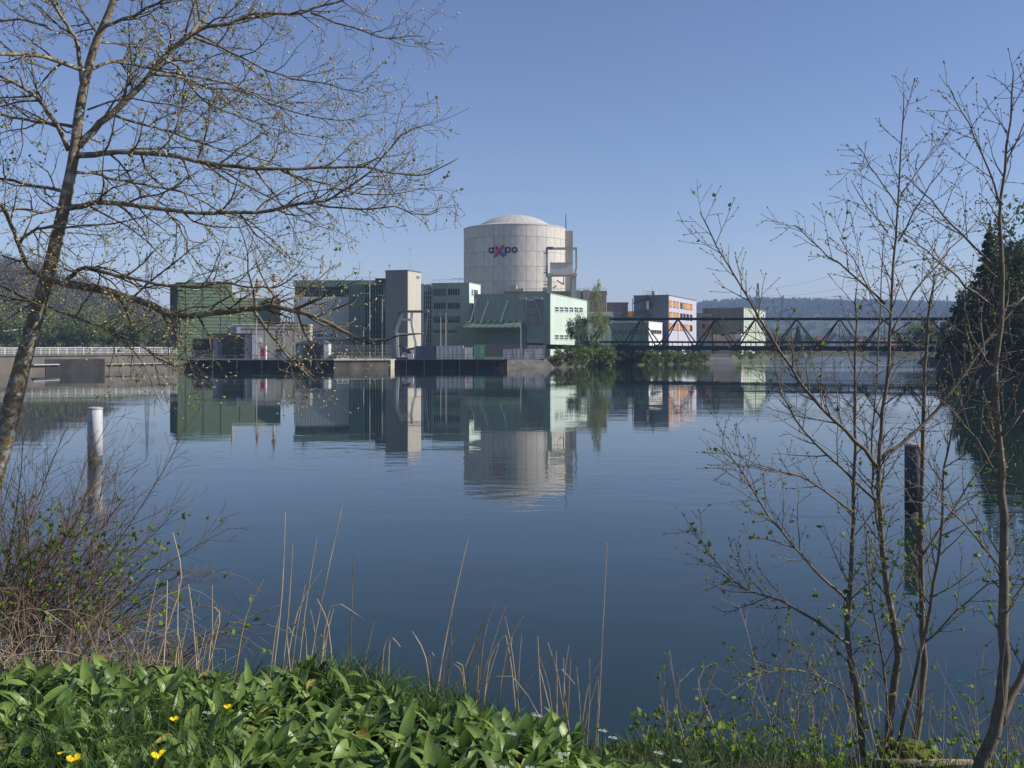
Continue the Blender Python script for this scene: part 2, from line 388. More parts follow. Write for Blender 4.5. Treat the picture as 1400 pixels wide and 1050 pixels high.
trunk_mesh('trunk_birch', 19, .17, M['birch'], 9, 4); trunk_mesh('trunk_birch_low', 10.5, .14, M['bark_far'], 9, 5)
trunk_mesh('trunk_bush', 2.6, .05, M['bark_far'], 9, 6)

# ------------------------------------------------------------------ buildings
class Frame:
    """a building: front-left corner on a pixel column at depth Y, front running to the right at angle ang"""
    def __init__(s, name, label, cat, px, Y, ang, zg=ZG, group=None):
        s.x0, s.y0, s.zg = X(px,Y), Y, zg; s.c, s.s = math.cos(R(ang)), math.sin(R(ang))
        s.root = thing(name, label, cat, (s.x0,s.y0,zg), R(ang), group); s.cache = {}
    def u(s, px, v=0):
        k = (px-700)/F; x0 = s.x0 - s.s*v; y0 = s.y0 + s.c*v
        return (k*y0 - x0)/(s.c - k*s.s)
    def v(s, px, u):
        k = (px-700)/F; x0 = s.x0 + s.c*u; y0 = s.y0 + s.s*u
        return (k*y0 - x0)/(-s.s - k*s.c)
    def chk(s, D): return D
    def z(s, py, u=0, v=0):
        return Z(py, s.y0 + s.s*u + s.c*v) - s.zg
    def part(s, name, m, mb, parent=None, smooth=False):
        return mb.build(name, M[m] if isinstance(m,str) else m, parent or s.root, smooth)
    def box(s, name, m, *b): return s.part(name, m, MB().box(*b))
    def window(s, face, a0, a1, z0, z1, at=0, n=1, fm='frame', pm='glass', fw=.16, rows=1, depth=.14):
        """frame with panes, on the front (v = at) or on the right side (u = at)"""
        W_, H_ = round(a1-a0,2), round(z1-z0,2); key = (face,W_,H_,n,rows,fm,pm)
        if key not in s.cache:
            fr = MB(); pn = MB(); d = depth
            def bx(mb, a, b, c, e, o0, o1):
                if face == 'front': mb.box(a,b,-o1,-o0,c,e)
                else: mb.box(o0,o1,a,b,c,e)
            bx(fr, 0, W_, 0, fw, -.05, d); bx(fr, 0, W_, H_-fw, H_, -.05, d)
            for i in range(n+1):
                x = i*(W_-fw)/n; bx(fr, x, x+fw, fw, H_-fw, -.05, d)
            for j in range(1,rows):
                y = j*(H_-fw)/rows
                for i in range(n): bx(fr, i*(W_-fw)/n+fw, (i+1)*(W_-fw)/n, y, y+fw*.7, -.05, d*.9)
            bx(pn, fw*.5, W_-fw*.5, fw*.5, H_-fw*.5, -.04, .05)
            s.cache[key] = (fr.mesh('window', M[fm]), pn.mesh('pane', M[pm]))
        a, b = s.cache[key]; o = obj('window', a, s.root); o.location = (a0,at,z0) if face == 'front' else (at,a0,z0)
        obj('pane', b, o); return o
    def ribs(s, m, face, a0, a1, z0, z1, at=0, step=1.0, w=.12, d=.10, horiz=False):
        mb = MB(); o0, o1 = -.02, d
        rng_ = np.arange((z0 if horiz else a0)+step/2, (z1 if horiz else a1), step)
        for t in rng_:
            b = (a0,a1,t-w/2,t+w/2) if horiz else (t-w/2,t+w/2,z0,z1)
            if face == 'front': mb.box(b[0],b[1],at-o1,at-o0,b[2],b[3])
            else: mb.box(at+o0,at+o1,b[0],b[1],b[2],b[3])
        o = s.part('cladding_ribs', m, mb); o['kind'] = 'stuff'; return o

# --- reactor building
RX, RY, RR = X(704,400), 400.0, 20.5
reac = thing('reactor_building', 'round pale concrete reactor building with shallow dome and company logo', 'reactor building', (RX,RY,ZG))
MB().lathe([(RR-.22,-.3),(RR-.22,49.3),(RR-.6,49.9),(15.2,50.75),(14.6,51.0)], 90).build('drum', M['joint'], reac)
def arc_panel(r0, r1, dth, h, gap, seg=4):
    mb = MB(); g = gap/r1/2; vsx = []
    for i in range(seg+1):
        t = -dth/2+g+(dth-2*g)*i/seg
        for r in (r0, r1):
            for z in (gap/2, h-gap/2): vsx.append((r*math.cos(t), r*math.sin(t), z))
    fs = []
    for i in range(seg):
        a = i*4; b = a+4
        fs += [(a+2,b+2,b+3,a+3),(a,a+1,b+1,b),(a+1,a+3,b+3,b+1),(a,b,b+2,a+2)]
    fs += [(0,2,3,1),(seg*4,seg*4+1,seg*4+3,seg*4+2)]
    mb.add(vsx, fs); return mb.mesh('panel', M['reactor'])
pan_top = arc_panel(RR-.25, RR, R(12), 4.45, .12); pan = arc_panel(RR-.25, RR, R(12), 5.7, .12)
zs = [(45.05,pan_top)] + [(45.05-5.7*(i+1),pan) for i in range(5)]
for z, me in zs:
    for k in range(30):
        o = obj('panel', me, reac); o.location = (0,0,z); o.rotation_euler = (0,0,R(12*k-84))
# roof apron and dome gores
rim = MB().lathe([(RR+.12,49.45),(RR+.12,49.8),(RR-.3,50.0),(14.9,51.0),(14.6,51.0),(14.6,50.6)], 90).build('roof_apron', M['dome'], reac)
cap_r, cap_h = 14.7, 4.6; sr = (cap_r**2+cap_h**2)/(2*cap_h); a_max = math.asin(cap_r/sr)
MB().lathe([(max(.05,(sr-.12)*math.sin(a_max*(1-i/8))), 51.0+(sr-.12)*math.cos(a_max*(1-i/8))-(sr-cap_h)) for i in range(9)], 60).build('dome_shell', M['joint'], reac)
gm = MB(); gv_ = []; dth = R(12); SEG = 9
for i in range(SEG+1):
    a = a_max*(1-i/SEG*.97)
    for t in (-.5,-.17,.17,.5):
        rr = sr*math.sin(a); g = .13/max(rr,.3)/2
        tt = t*(dth-2*g); gv_.append((rr*math.cos(tt), rr*math.sin(tt), 51.05+sr*math.cos(a)-(sr-cap_h)))
gm.add(gv_, [(i*4+k,i*4+k+1,(i+1)*4+k+1,(i+1)*4+k) for i in range(SEG) for k in range(3)])
gore = gm.mesh('dome_gore', M['dome'])
for k in range(30):
    o = obj('dome_gore', gore, reac); o.rotation_euler = (0,0,R(12*k-84))
# lettering, wrapped on the drum
def cyl(s, z, r): t = s/RR - math.pi/2; return (r*math.cos(t), r*math.sin(t), z)
def wrap(loop_out, loop_in=None, name='letter', m='ink', r0=RR-.02, r1=RR+.16):
    mb = MB(); n = len(loop_out)
    if loop_in:
        v = [cyl(*p,r1) for p in loop_out]+[cyl(*p,r1) for p in loop_in]+[cyl(*p,r0) for p in loop_out]+[cyl(*p,r0) for p in loop_in]
        f = []
        for i in range(n):
            j = (i+1)%n; f += [(i,j,n+j,n+i),(i,2*n+i,2*n+j,j),(n+i,n+j,3*n+j,3*n+i)]
    else:
        v = [cyl(*p,r1) for p in loop_out]+[cyl(*p,r0) for p in loop_out]
        f = [tuple(range(n))]+[(i,n+i,n+(i+1)%n,(i+1)%n) for i in range(n)]
    mb.add(v,f); return mb
def ell(cx, cz, a, b, rot=0, n=28):
    return [(cx+a*math.cos(t)*math.cos(rot)-b*math.sin(t)*math.sin(rot), cz+a*math.cos(t)*math.sin(rot)+b*math.sin(t)*math.cos(rot)) for t in [2*math.pi*i/n for i in range(n)]]
def sx(cx): return RR*math.asin((cx-615)/515)
def sz(cy): return Z(280+cy/7.37, RY-RR+1) - ZG
def letter(name, parts):
    mb = MB()
    for p in parts: mb.add(p.v, p.f)
    mb.build(name, M['ink'], reac)
def bar(cx, y0, y1, w): c = sx(cx); return wrap([(c-w/2,sz(y1)),(c+w/2,sz(y1)),(c+w/2,sz(y0)),(c-w/2,sz(y0))], r1=RR+.19)
cz = sz(457)
letter('letter_a', [wrap(ell(sx(385),cz,1.15,1.2), ell(sx(385),cz,.60,.64)), bar(408,428,487,.56)])
letter('letter_p', [wrap(ell(sx(548),cz,1.15,1.2), ell(sx(548),cz,.60,.64)), bar(523,428,512,.56)])
letter('letter_o', [wrap(ell(sx(611),cz,1.15,1.2), ell(sx(611),cz,.60,.64))])
xc, zc = sx(463), sz(467)
for dx, dz, mm, rr1 in ((-1,1,'crimson',.24),(1,1,'crimson',.27),(-1,-1,'red',.30),(1,-1,'blue',.21)):
    o = wrap(ell(xc+dx*.98, zc+dz*1.12, 1.62, .66, math.atan2(dz*1.15,dx)), r1=RR+rr1).build('logo_petal', M[mm], reac)
wrap(ell(xc-1.62, zc+1.85, .42, .26, math.atan2(1.15,-1), 16), r1=RR+.29).build('logo_petal_tip', M['yellow'], reac)
# stair shaft and lightning mast behind the drum
q = thing('stair_shaft', 'tall grey concrete shaft against the reactor building with thin mast', 'shaft', (0,0,0))
y = 395; MB().box(X(771,y),X(783.2,y),y,y+6,ZG-.2,Z(315.5,y)).build('shaft_wall', M['concrete'], q)
MB().tube([(X(774,y),y+2,Z(316,y)),(X(774,y),y+2,Z(291,y))],[.28,.14],6).build('mast', M['steel_dark'], q)

# --- hoist gantry in front of the reactor
Yg = 345
g = thing('hoist_gantry', 'pale grey steel hoist gantry with box cabin beside the reactor building', 'gantry', (0,0,0))
def gp(cx, cy, dy=0): return P(620+cx/7.37, 280+cy/7.37, Yg) + Vector((0,dy,0))
zt = ZG+10
for nm, pts, w_ in (('column',[(967,930),(967,720)],1.55),('column',[(1205,930),(1212,700)],1.7)):
    a, b = gp(*pts[0]), gp(*pts[1]); a.z = ZG-.2; MB().beam(a,b,w_,w_).build(nm, M['steel'], g)
MB().beam(gp(940,730),gp(940,432),.75,.75).build('mast_post', M['steel'], g)
MB().beam(gp(1236,640),gp(1236,432),.6,.6).build('mast_post', M['steel'], g)
MB().beam(gp(1236,640),gp(1205,730),.7,.7).build('mast_post', M['steel'], g)
a = gp(930,440); b = gp(1245,440); MB().box(a.x,b.x,Yg-.5,Yg+.5,a.z-.45,a.z+.35).build('top_beam', M['steel'], g)
a = gp(940,450); b = gp(1003,425); MB().box(a.x,b.x,Yg-1,Yg+1,a.z,b.z).build('hoist_motor', M['steel_blue'], g)
a = gp(975,690); b = gp(1195,592); MB().box(a.x,b.x,Yg-1.6,Yg+1.6,a.z,b.z).build('cabin', M['white_box'], g)
a = gp(972,598); b = gp(1199,588); MB().box(a.x,b.x,Yg-1.8,Yg+1.8,b.z-.2,b.z+.12).build('cabin_roof', M['steel'], g)
a = gp(945,735); b = gp(1240,692); MB().box(a.x,b.x,Yg-1.9,Yg+1.9,a.z+.45,b.z).build('platform', M['steel'], g)
MB().beam(gp(1040,760),gp(1110,805),.35).beam(gp(1110,805),gp(1110,730),.3).beam(gp(1000,840),gp(1040,815),.35).build('brace', M['steel_dark'], g)
lad = MB()
for yy in range(480,860,14): lad.beam(gp(912,yy,-.4),gp(930,yy,-.4),.12)
lad.beam(gp(912,475,-.4),gp(912,860,-.4),.14).beam(gp(930,475,-.4),gp(930,860,-.4),.14).build('ladder', M['steel'], g)
for yy in (485,680,800):
    a = gp(905,yy+8); b = gp(950,yy); MB().box(a.x,b.x,Yg-1,Yg+.3,a.z,a.z+.2).beam(gp(905,yy-22,-1),gp(950,yy-22,-1),.12).build('landing', M['steel_blue'], g)
MB().tube([gp(1180,900),gp(1183,740)],.25,6).tube([gp(1000,705,-2),gp(1190,705,-2)],.3,6).build('cable_duct', M['concrete'], g)

# --- brown concrete block behind the mint hall
f = Frame('concrete_block', 'low brown concrete service block behind the mint green hall', 'building', 690, 362, -6)
W = f.u(829); H = f.z(399.5, W)
f.box('wall','concrete_brown',0,W,0,22,-.2,H); f.box('parapet','concrete_brown',-.2,W+.2,-.25,22.2,H,H+.5)
for px0_,px1_,ty in ((787,794,397),(797,806,396.5)):
    a,b = f.u(px0_,-.6), f.u(px1_,-.6); f.box('pilaster','concrete',a,b,-.9,-.02,-.2,f.z(ty,a)-.0)
rl = MB()
for x in np.arange(0,W,1.6): rl.box(x,x+.07,.2,.27,H+.5,H+1.5)
rl.box(0,W,.2,.27,H+1.45,H+1.55); rl.box(0,W,.2,.27,H+.95,H+1.03); f.part('roof_railing','steel',rl)
for px0_, px1_, hh in ((622,640,2.2),(676,689,2.4),(697,706,3.2),(707,716,1.6),(742,748,2.1)):
    a,b = f.u(px0_,6), f.u(px1_,6)
    if a > 0: f.box('roof_unit','concrete',a,b,6,9,H+.5,H+.5+hh*.8)
f = Frame('grey_concrete_block', 'plain grey concrete block behind the tall birch', 'building', 834, 372, -4)
W = f.u(858.5); H = f.z(415.5,W); f.box('wall','tower_front',-8,W,0,16,-.2,H); f.box('parapet','concrete_brown',-8.2,W+.2,-.2,16.2,H,H+.6)

# --- mint green hall
f = Frame('mint_hall', 'mint green clad hall with sunlit side and canopy below the reactor', 'building', 752, 305, -16)
L_ = -f.u(648); D = f.chk(f.v(806,0)); H = f.z(402)
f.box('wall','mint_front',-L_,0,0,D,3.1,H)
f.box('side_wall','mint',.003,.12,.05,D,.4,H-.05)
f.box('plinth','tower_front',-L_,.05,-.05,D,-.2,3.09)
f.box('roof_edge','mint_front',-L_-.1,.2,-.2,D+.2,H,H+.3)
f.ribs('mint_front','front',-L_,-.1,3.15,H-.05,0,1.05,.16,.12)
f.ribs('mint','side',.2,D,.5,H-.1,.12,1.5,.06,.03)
for px0_ in (758.5,765.2,771.8,778.5,785.2,791.5):
    a = f.v(px0_,.12)
    b = f.v(px0_+5.0,.12)
    for y0_,y1_ in ((418.3,426.5),(456.8,464.8)):
        z0_, z1_ = f.z(y1_+(px0_-758)*.02,.12,a), f.z(y0_+(px0_-758)*.03,.12,a)
        f.window('side',a,b,z0_,z1_,.12,2,'white','glass',.22,2)
def fp(px, py, v=-.35): u = f.u(px,v); return (u,v,f.z(py,u,v))
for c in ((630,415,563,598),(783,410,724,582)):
    f.part('sun_streak_bar','white',MB().beam(fp(560+c[0]/5.83,340+c[1]/5.83),fp(560+c[2]/5.83,340+c[3]/5.83,-2.6),.3))  # white bars added to stand in for sunlight streaks on the facade
f.part('sun_streak_bar','white',MB().beam(fp(651.5,408),fp(643,441,-2.6),.3))
for pts in (((876,393),(938,598)),((990,388),(1058,592))):
    f.part('sun_pattern_bar','concrete',MB().beam(fp(560+pts[0][0]/5.83,340+pts[0][1]/5.83,-.9),fp(560+pts[1][0]/5.83,340+pts[1][1]/5.83,-.4),.3))  # pale bars, here and below, added in place of reflected sun patterns
for pts in (((873,395),(930,398)),((930,406),(992,411)),((985,390),(1060,397))):
    f.part('sun_pattern_bar','white_box',MB().beam(fp(560+pts[0][0]/5.83,340+pts[0][1]/5.83,-.9),fp(560+pts[1][0]/5.83,340+pts[1][1]/5.83,-.9),.45))
a,b = f.u(723), f.u(741.5); f.box('goods_door','tower_front',a,b,-.28,-.12,f.z(443.5,a),f.z(411,a))
for zz in (419,431): f.part('door_seam','steel_dark',MB().box(a,b,-.33,-.29,f.z(zz,a)-.06,f.z(zz,a)+.06))
# lower gate
a,b = f.u(719.5), f.u(744); f.box('gate','beige',a,b,-.3,-.06,-.1,f.z(463,a)); f.window('front',a+.2,b-.2,f.z(472,a),f.z(468.5,a),-.3,6,'steel_blue','louvre',.12)
# canopy
u0,u1 = f.u(633,-7), f.u(712,-7); zc_ = f.z(449,u1,-7)
can = f.part('canopy','blind',MB().add([(u0,-7.5,zc_),(u1,-7.5,zc_),(u1-1.5,-.15,zc_+2.2),(u0+1.5,-.15,zc_+2.2),(u0,-7.5,zc_+.25),(u1,-7.5,zc_+.25),(u1-1.5,-.15,zc_+2.45),(u0+1.5,-.15,zc_+2.45)],
      [(0,3,2,1),(4,5,6,7),(0,1,5,4),(1,2,6,5),(2,3,7,6),(3,0,4,7)]))
n_ = 9
for i in range(n_):
    x = u0+(u1-u0)*i/n_; x2 = u0+(u1-u0)*(i+1)/n_; xm = (x+x2)/2
    MB().beam((x,-7.4,zc_+.35),(xm,-3.4,zc_+2.7),.09).beam((xm,-3.4,zc_+2.7),(x2,-7.4,zc_+.35),.09).build('canopy_truss', M['blind'], can)
MB().box(u0,u1,-7.62,-7.5,zc_-.05,zc_+.4).build('fascia', M['blind'], can)
# curved bay under the canopy, its shade put into the dark green
uc = f.u(672); MB_ = MB(); arc = [(-11.5,-.1)]+[(-11.5*math.cos(t), -.1-2.4*math.sin(t)) for t in [math.pi*i/14 for i in range(15)]]
MB_ = MB().prism([(uc+x,y) for x,y in arc[1:]], 3.8, zc_+1.0); f.part('curved_bay','blind',MB_)
f.part('bay_base','tower_front',MB().prism([(uc+x*.97,y*.97-.02) for x,y in arc[1:]], -.2, 3.79))

# --- glazed mint annex right of the hall
f = Frame('mint_annex', 'pale mint annex with glazed upper band behind the small birch', 'building', 804, 344, -16)
W = f.u(826)+3; H = f.z(428,4); f.box('wall','mint',0,W,0,14,-.2,H); f.box('roof_edge','white',-.1,W+.1,-.15,14.1,H,H+.4)
f.window('front',.6,W-.5,f.z(441,4),f.z(431.5,4),0,4,'frame','glass',.2)

# --- green office block
f = Frame('green_office', 'green office block with rows of windows beside grey tower', 'building', 590.5, 322, -14)
W = f.u(641); D = f.chk(f.v(656.5,W)); H = f.z(388)
f.box('wall','mint_front',0,W,0,D,1.0,H); f.box('side_wall','mint',W+.003,W+.12,.05,D,1.0,H-.05); f.box('roof_edge','frame',-.1,W+.2,-.15,D+.1,H,H+.25)
f.box('plinth','tower_front',.05,W-.05,.05,D-.05,-.2,.99)
for ya,yb in ((395,404.5),(414,423),(432.5,442),(451,455.5)):
    for gi,(xa,xb) in enumerate(((592.5,609.5),(612,629))):
        a,b = f.u(xa), f.u(xb); z0_,z1_ = f.z(yb,a), f.z(ya,a)
        shut = (gi == 0 and ya == 395)
        f.window('front',a,b,z0_,z1_,0,5,'blind' if shut else 'frame','blind' if shut else 'louvre',.13)
        if not shut:
            h_ = (z1_-z0_)*(.25 if ya > 420 and ya < 440 else .12)
            if ya > 430: h_ = (z1_-z0_)*.55
            f.box('sunblind','blind',a,b,-.3,-.16,z1_-h_,z1_)
for ya,yb in ((395,404.5),(414,423.5)):
    a,b = f.v(644.5,W+.12), f.v(646.2,W+.12); f.window('side',a,b,f.z(yb,W,a),f.z(ya,W,a),W+.12,1,'white','glass',.15)
    a,b = f.v(647.5,W+.12), f.v(653,W+.12); f.window('side',a,b,f.z(yb,W,a),f.z(ya,W,a),W+.12,2,'white','glass',.2)
for xs_ in (601,):
    pass
rl = MB()
for x in np.arange(0,W,2.2): rl.box(x,x+.07,.6,.67,H+.25,H+1.3)
rl.box(0,W,.6,.68,H+1.2,H+1.3); f.part('roof_railing','steel',rl)
f.part('roof_aerial','steel',MB().box(W-4,W-3.9,3,3.1,H,H+1.8).box(W-6.5,W-1,3,3.1,H+1.7,H+1.85))
# lattice stair link between tower and office
f2 = Frame('stair_link', 'narrow green stair link with open lattice grid beside the grey tower', 'building', 568, 328, -14)
W2 = f2.u(579); W3 = f2.u(590.4); H2 = f2.z(388)
f2.box('wall','mint',0,W2,0,8,-.2,H2); f2.box('stair_core','louvre',W2,W3,.8,8,-.2,H2-.2)
for i in range(5):
    x = W2+(W3-W2-.25)*i/4; f2.box('lattice_post','frame',x,x+.22,-.1,.2,-.1,H2)
for j in range(15):
    z = H2*(j+.5)/15; f2.box('lattice_bar','frame',W2,W3,-.06,.14,z,z+.22)

# --- grey tower
f = Frame('grey_tower', 'tall ribbed concrete tower, dark front and sunlit cream side', 'tower', 527, 302, -20)
W = f.u(557); D = f.chk(f.v(575,W)); H = f.z(371)
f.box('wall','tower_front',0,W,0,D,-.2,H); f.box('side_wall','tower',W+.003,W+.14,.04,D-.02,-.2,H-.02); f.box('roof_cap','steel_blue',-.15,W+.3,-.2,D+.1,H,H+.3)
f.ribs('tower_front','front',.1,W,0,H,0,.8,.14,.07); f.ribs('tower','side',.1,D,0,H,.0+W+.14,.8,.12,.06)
a = f.v(569.5,W+.2); f.window('side',a,a+2.0,f.z(380.5,W,a),f.z(377,W,a),W+.2,1,'concrete','louvre',.2)
f.part('aerial','steel',MB().tube([(W+.2,1.5,H),(W+.2,1.5,H+7.0)],[.11,.06],5).tube([(W-.5,1.5,H+6.6),(W+1,1.5,H+6.6)],.05,4))
f.part('aerial','steel',MB().tube([(.6,1.5,H),(.6,1.5,H+2.3)],.07,5).tube([(.2,1.5,H+1.9),(1.1,1.5,H+1.9)],.12,5))

# --- turbine hall
f = Frame('turbine_hall', 'long pale ribbed turbine hall with green roof band and dark window strip', 'building', 402, 345, 0)
W = f.u(515); H = f.z(384)
f.box('wall','hall_grey',0,W,0,40,2.5,f.z(406)); f.box('roof_band','mint_front',-.15,W,-.15,40,f.z(392),H)
f.box('strip_wall','louvre',.2,W,.5,40,f.z(406),f.z(392)); f.box('roof_edge','frame',-.3,W,-.3,40,H,H+.25)
f.ribs('hall_grey','front',0,f.u(477),2.6,f.z(406.2),0,.95,.2,.14); f.ribs('mint_front','front',0,W,f.z(391.8),H,-.15,.95,.2,.12)
for i,(a,b) in enumerate(((403.5,420),(421.5,437),(438.5,455),(456.5,471.5),(473,478))):
    f.window('front',f.u(a),f.u(b),f.z(405.8),f.z(392.2),.3,1,'teal','louvre',.2,4)
f.box('plinth','concrete',.05,f.u(477),-.05,20,-.2,2.49)
for a,b in ((427.5,443),(445.5,461)): f.window('front',f.u(a),f.u(b),f.z(461),f.z(455.5),-.05,3,'hall_grey','glass',.2)
f.box('base_roof','hall_grey',f.u(424),f.u(478),-2.2,-.06,f.z(464),f.z(462))
f.part('roof_aerial','steel',MB().tube([(f.u(427),2,H),(f.u(427),2,H+2.6)],.09,5))
rl = MB()
for x in np.arange(f.u(482),f.u(515),1.5): rl.box(x,x+.07,1,1.07,H+.2,H+1.2)
rl.box(f.u(482),f.u(515),1,1.08,H+1.1,H+1.2); f.part('roof_railing','steel',rl)
f = Frame('teal_stairhouse', 'dark teal panelled block with tall black glazed grid beside turbine hall', 'building', 477, 336, -3)
a = f.u(498); W = f.u(528); H = f.z(389.5)
f.box('wall','teal',0,a,0,9,-.2,H); f.box('glazed_core','louvre',a,W,.35,9,-.2,H); f.box('roof_edge','teal',-.1,W,-.15,9,H,H+.3)
for i in range(5): x = a*(i+.5)/5; f.part('panel_seam','louvre',MB().box(x-.05,x+.05,-.05,0,-.1,H-.1))
for i in range(8):
    x = a+(W-a)*i/8; f.box('mullion','teal',x,x+.2,0,.34,-.1,H)
for j in range(12):
    z = H*(j+.4)/12; f.box('transom','teal',a,W,.06,.33,z,z+.14)
f.box('roof_plant','louvre',f.u(513,4),f.u(527,4),4,7,H+.3,f.z(380.5,5,4))

# --- leaf green hall on the left
f = Frame('green_hall', 'stepped leaf green ribbed hall with dark left gable', 'building', 243, 335, 24)
W1 = f.u(316); W = f.u(383.5); H1 = f.z(386.5); Hs = f.z(407,W1); D = 26
f.box('wall','green_clad',0,W1,0,D,-.2,H1); f.box('low_wall','green_clad',W1+.003,W,0,D,-.2,Hs)
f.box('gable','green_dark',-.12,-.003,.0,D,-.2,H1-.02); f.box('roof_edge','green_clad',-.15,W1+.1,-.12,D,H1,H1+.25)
f.box('low_roof_edge','white_box',W1+.1,W+.15,-.12,D,Hs,Hs+.25)
f.ribs('green_clad','front',0,W1,1,H1,0,1.15,.28,.14,True); f.ribs('green_clad','front',W1,W,1,Hs,0,1.15,.28,.14,True)
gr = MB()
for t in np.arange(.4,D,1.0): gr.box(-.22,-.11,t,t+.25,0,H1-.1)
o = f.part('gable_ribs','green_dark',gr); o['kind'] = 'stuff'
for px_ in (254,278,302,328,350): x = f.u(px_); f.part('panel_seam','green_dark',MB().box(x-.05,x+.05,-.17,0,.2,(H1 if px_ < 316 else Hs)-.2))
a = f.u(263.5); f.window('front',a,f.u(273),f.z(396.5,a),f.z(393.5,a),-.14,1,'pale_mint','pale_mint',.2)
f.box('gable_annex','green_dark',-3.2,-.25,2,12,-.2,5.5)
f.box('door','louvre',f.u(264),f.u(278),-.2,-.05,-.1,f.z(462,f.u(264)))
for px_,top in ((317.5,381.5),): x = f.u(px_,3); f.part('vent_pipe','steel',MB().tube([(x,3,Hs),(x,3,f.z(top,x,3))],.35,8))
for px_, top in ((351.5,381),(374.5,374.5)):
    x = f.u(px_,8); zt_ = f.z(top,x,8)
    st = f.part('exhaust_stack','white_box',MB().tube([(x,8,Hs),(x,8,zt_-1)],.42,10))
    MB().lathe([(.45,zt_-3.0),(.85,zt_-2.6),(.85,zt_-2.0),(.45,zt_-1.6),(.42,zt_)],12,(x,8)).build('red_cap', M['redwhite'], st)
    MB().tube([(x,8,zt_-5.2),(x,8,zt_-4)],.47,10).build('red_band', M['redwhite'], st)
    for dx in (-1.4,1.4): MB().tube([(x+dx,8,Hs),(x,8,zt_-4.5)],.09,5).build('stay', M['steel'], st)
pl = MB(); 
for px_ in (346,349,364,369,378): x = f.u(px_,6); pl.box(x,x+.15,6,6.15,Hs,Hs+2.9)
pl.box(f.u(346,6),f.u(378,6),6,6.12,Hs+1.2,Hs+1.4).box(f.u(349,6),f.u(357,6),6,8,Hs,Hs+2.1).box(f.u(318,6),f.u(338,6),6,7,Hs+.2,Hs+.7)
f.part('roof_plant','steel',pl)

# --- low buildings in front of the green hall
f = Frame('beige_shed', 'long low beige concrete shed in front of the green hall', 'building', 318, 285, 8)
W = f.u(424); H = f.z(444.5); f.box('wall','concrete',0,W,0,12,-.2,H); f.box('roof_edge','white_box',-.1,W+.1,-.15,12,H,H+.3)
f.box('band','steel_blue',0,W,-.12,-.003,f.z(449.8),f.z(449))
for px_ in (338,362,386,402,414): x = f.u(px_); f.part('panel_seam','tower_front',MB().box(x-.06,x+.06,-.05,0,0,H-.1))
f.window('front',f.u(381),f.u(387),f.z(457,W*.6),f.z(452,W*.6),0,1,'white','glass',.18)
f.box('door','louvre',f.u(378),f.u(385),-.12,-.02,-.1,f.z(477,W*.5)); f.box('loading_bay','white',f.u(344),f.u(358),-.3,-.02,f.z(468,W*.3),f.z(462,W*.3))
f = Frame('dark_shed', 'dark slate flat roofed shed with black gate near the quay', 'building', 291, 262, 3)
W = f.u(344.5); H = f.z(457); f.box('wall','slate',0,W,0,9,-.2,H); f.box('roof_edge','steel_dark',-.1,W+.1,-.15,9.1,H,H+.25)
f.box('gate','louvre',f.u(304),f.u(333),-.15,-.02,-.1,H-.5); f.box('upper_block','slate',f.u(307),f.u(320),3,8,H+.25,f.z(447,5,3))
f.part('downpipe','galv',MB().tube([(f.u(337),-.2,0),(f.u(337),-.2,H)],.12,6))
f = Frame('dark_garage', 'small dark garage between green hall and slate shed', 'building', 264, 290, 6)
W = f.u(291); f.box('wall','louvre',0,W,0,8,-.2,f.z(463.5)); f.box('roof','concrete_brown',-.2,W+.2,-.3,8.2,f.z(463.5),f.z(462.3))
f = Frame('grey_tent_shed', 'pale gabled shelter with dark roof beside the quay fence', 'shelter', 404, 258, 4)
W = f.u(449); H = f.z(470); rz_ = f.z(465.5)
f.part('roof','steel_blue',MB().add([(-.2,-.2,H),(W*.25,-.2,rz_),(W*.85,-.2,rz_),(W+.2,-.2,H),(-.2,7,H),(W*.25,7,rz_),(W*.85,7,rz_),(W+.2,7,H)],[(0,1,2,3),(4,7,6,5),(0,4,5,1),(1,5,6,2),(2,6,7,3),(3,7,4,0)]))
f.box('wall','steel_blue',0,W*.86,0,6.8,-.1,H-.01); f.box('end_wall','white',W*.86,W,-.1,6.8,-.1,H-.01)
for t in (.3,.45,.62): f.box('door','louvre',W*t,W*t+1.3,-.1,-.01,-.1,H-.5)

# --- grey office with orange windows
f = Frame('slate_office', 'slate office block, sunlit lilac side with rows of orange windows', 'building', 866.5, 340, -22)
W = f.u(914); D = f.chk(f.v(951.5,W)); H = f.z(405)
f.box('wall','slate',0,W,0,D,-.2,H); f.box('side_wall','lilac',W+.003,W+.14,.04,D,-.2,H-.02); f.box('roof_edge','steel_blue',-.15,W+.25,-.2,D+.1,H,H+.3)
cols = ((404.5,420.5),(431,447.5),(457.5,473.5),(484.5,499.5),(506.5,522.5),(530,547),(555.5,571.5))
kinds = ['OOOMOOO','OOOMMMM','OOOOOOM']
for r_,(ya,yb) in enumerate(((411.4,419.2),(427.0,435.2),(442.8,450.8))):
    for i,(a,b) in enumerate(cols):
        va, vb = f.v(840+a/5.385,W+.14), f.v(840+b/5.385,W+.14); k = 1 - i*.015; yy = lambda y: 470-(470-y)*1
        sc = (f.y0+f.c*f.v(840+404/5.385,W))/(f.y0+f.c*va)
        f.window('side',va,vb,f.z(ya,W,f.v(840+404/5.385,W)),f.z(yb,W,f.v(840+404/5.385,W)),W+.14,2,'maroon','orange' if kinds[r_][i] == 'O' else 'glass',.16,1)
f.ribs('lilac','side',.2,D,0,H-.1,W+.14,1.6,.09,.05)
for ya,yb in ((413,421),(429,436),(444,450)): f.window('front',f.u(888),f.u(893),f.z(yb,W*.5),f.z(ya,W*.5),0,2,'steel_blue','glass',.18)
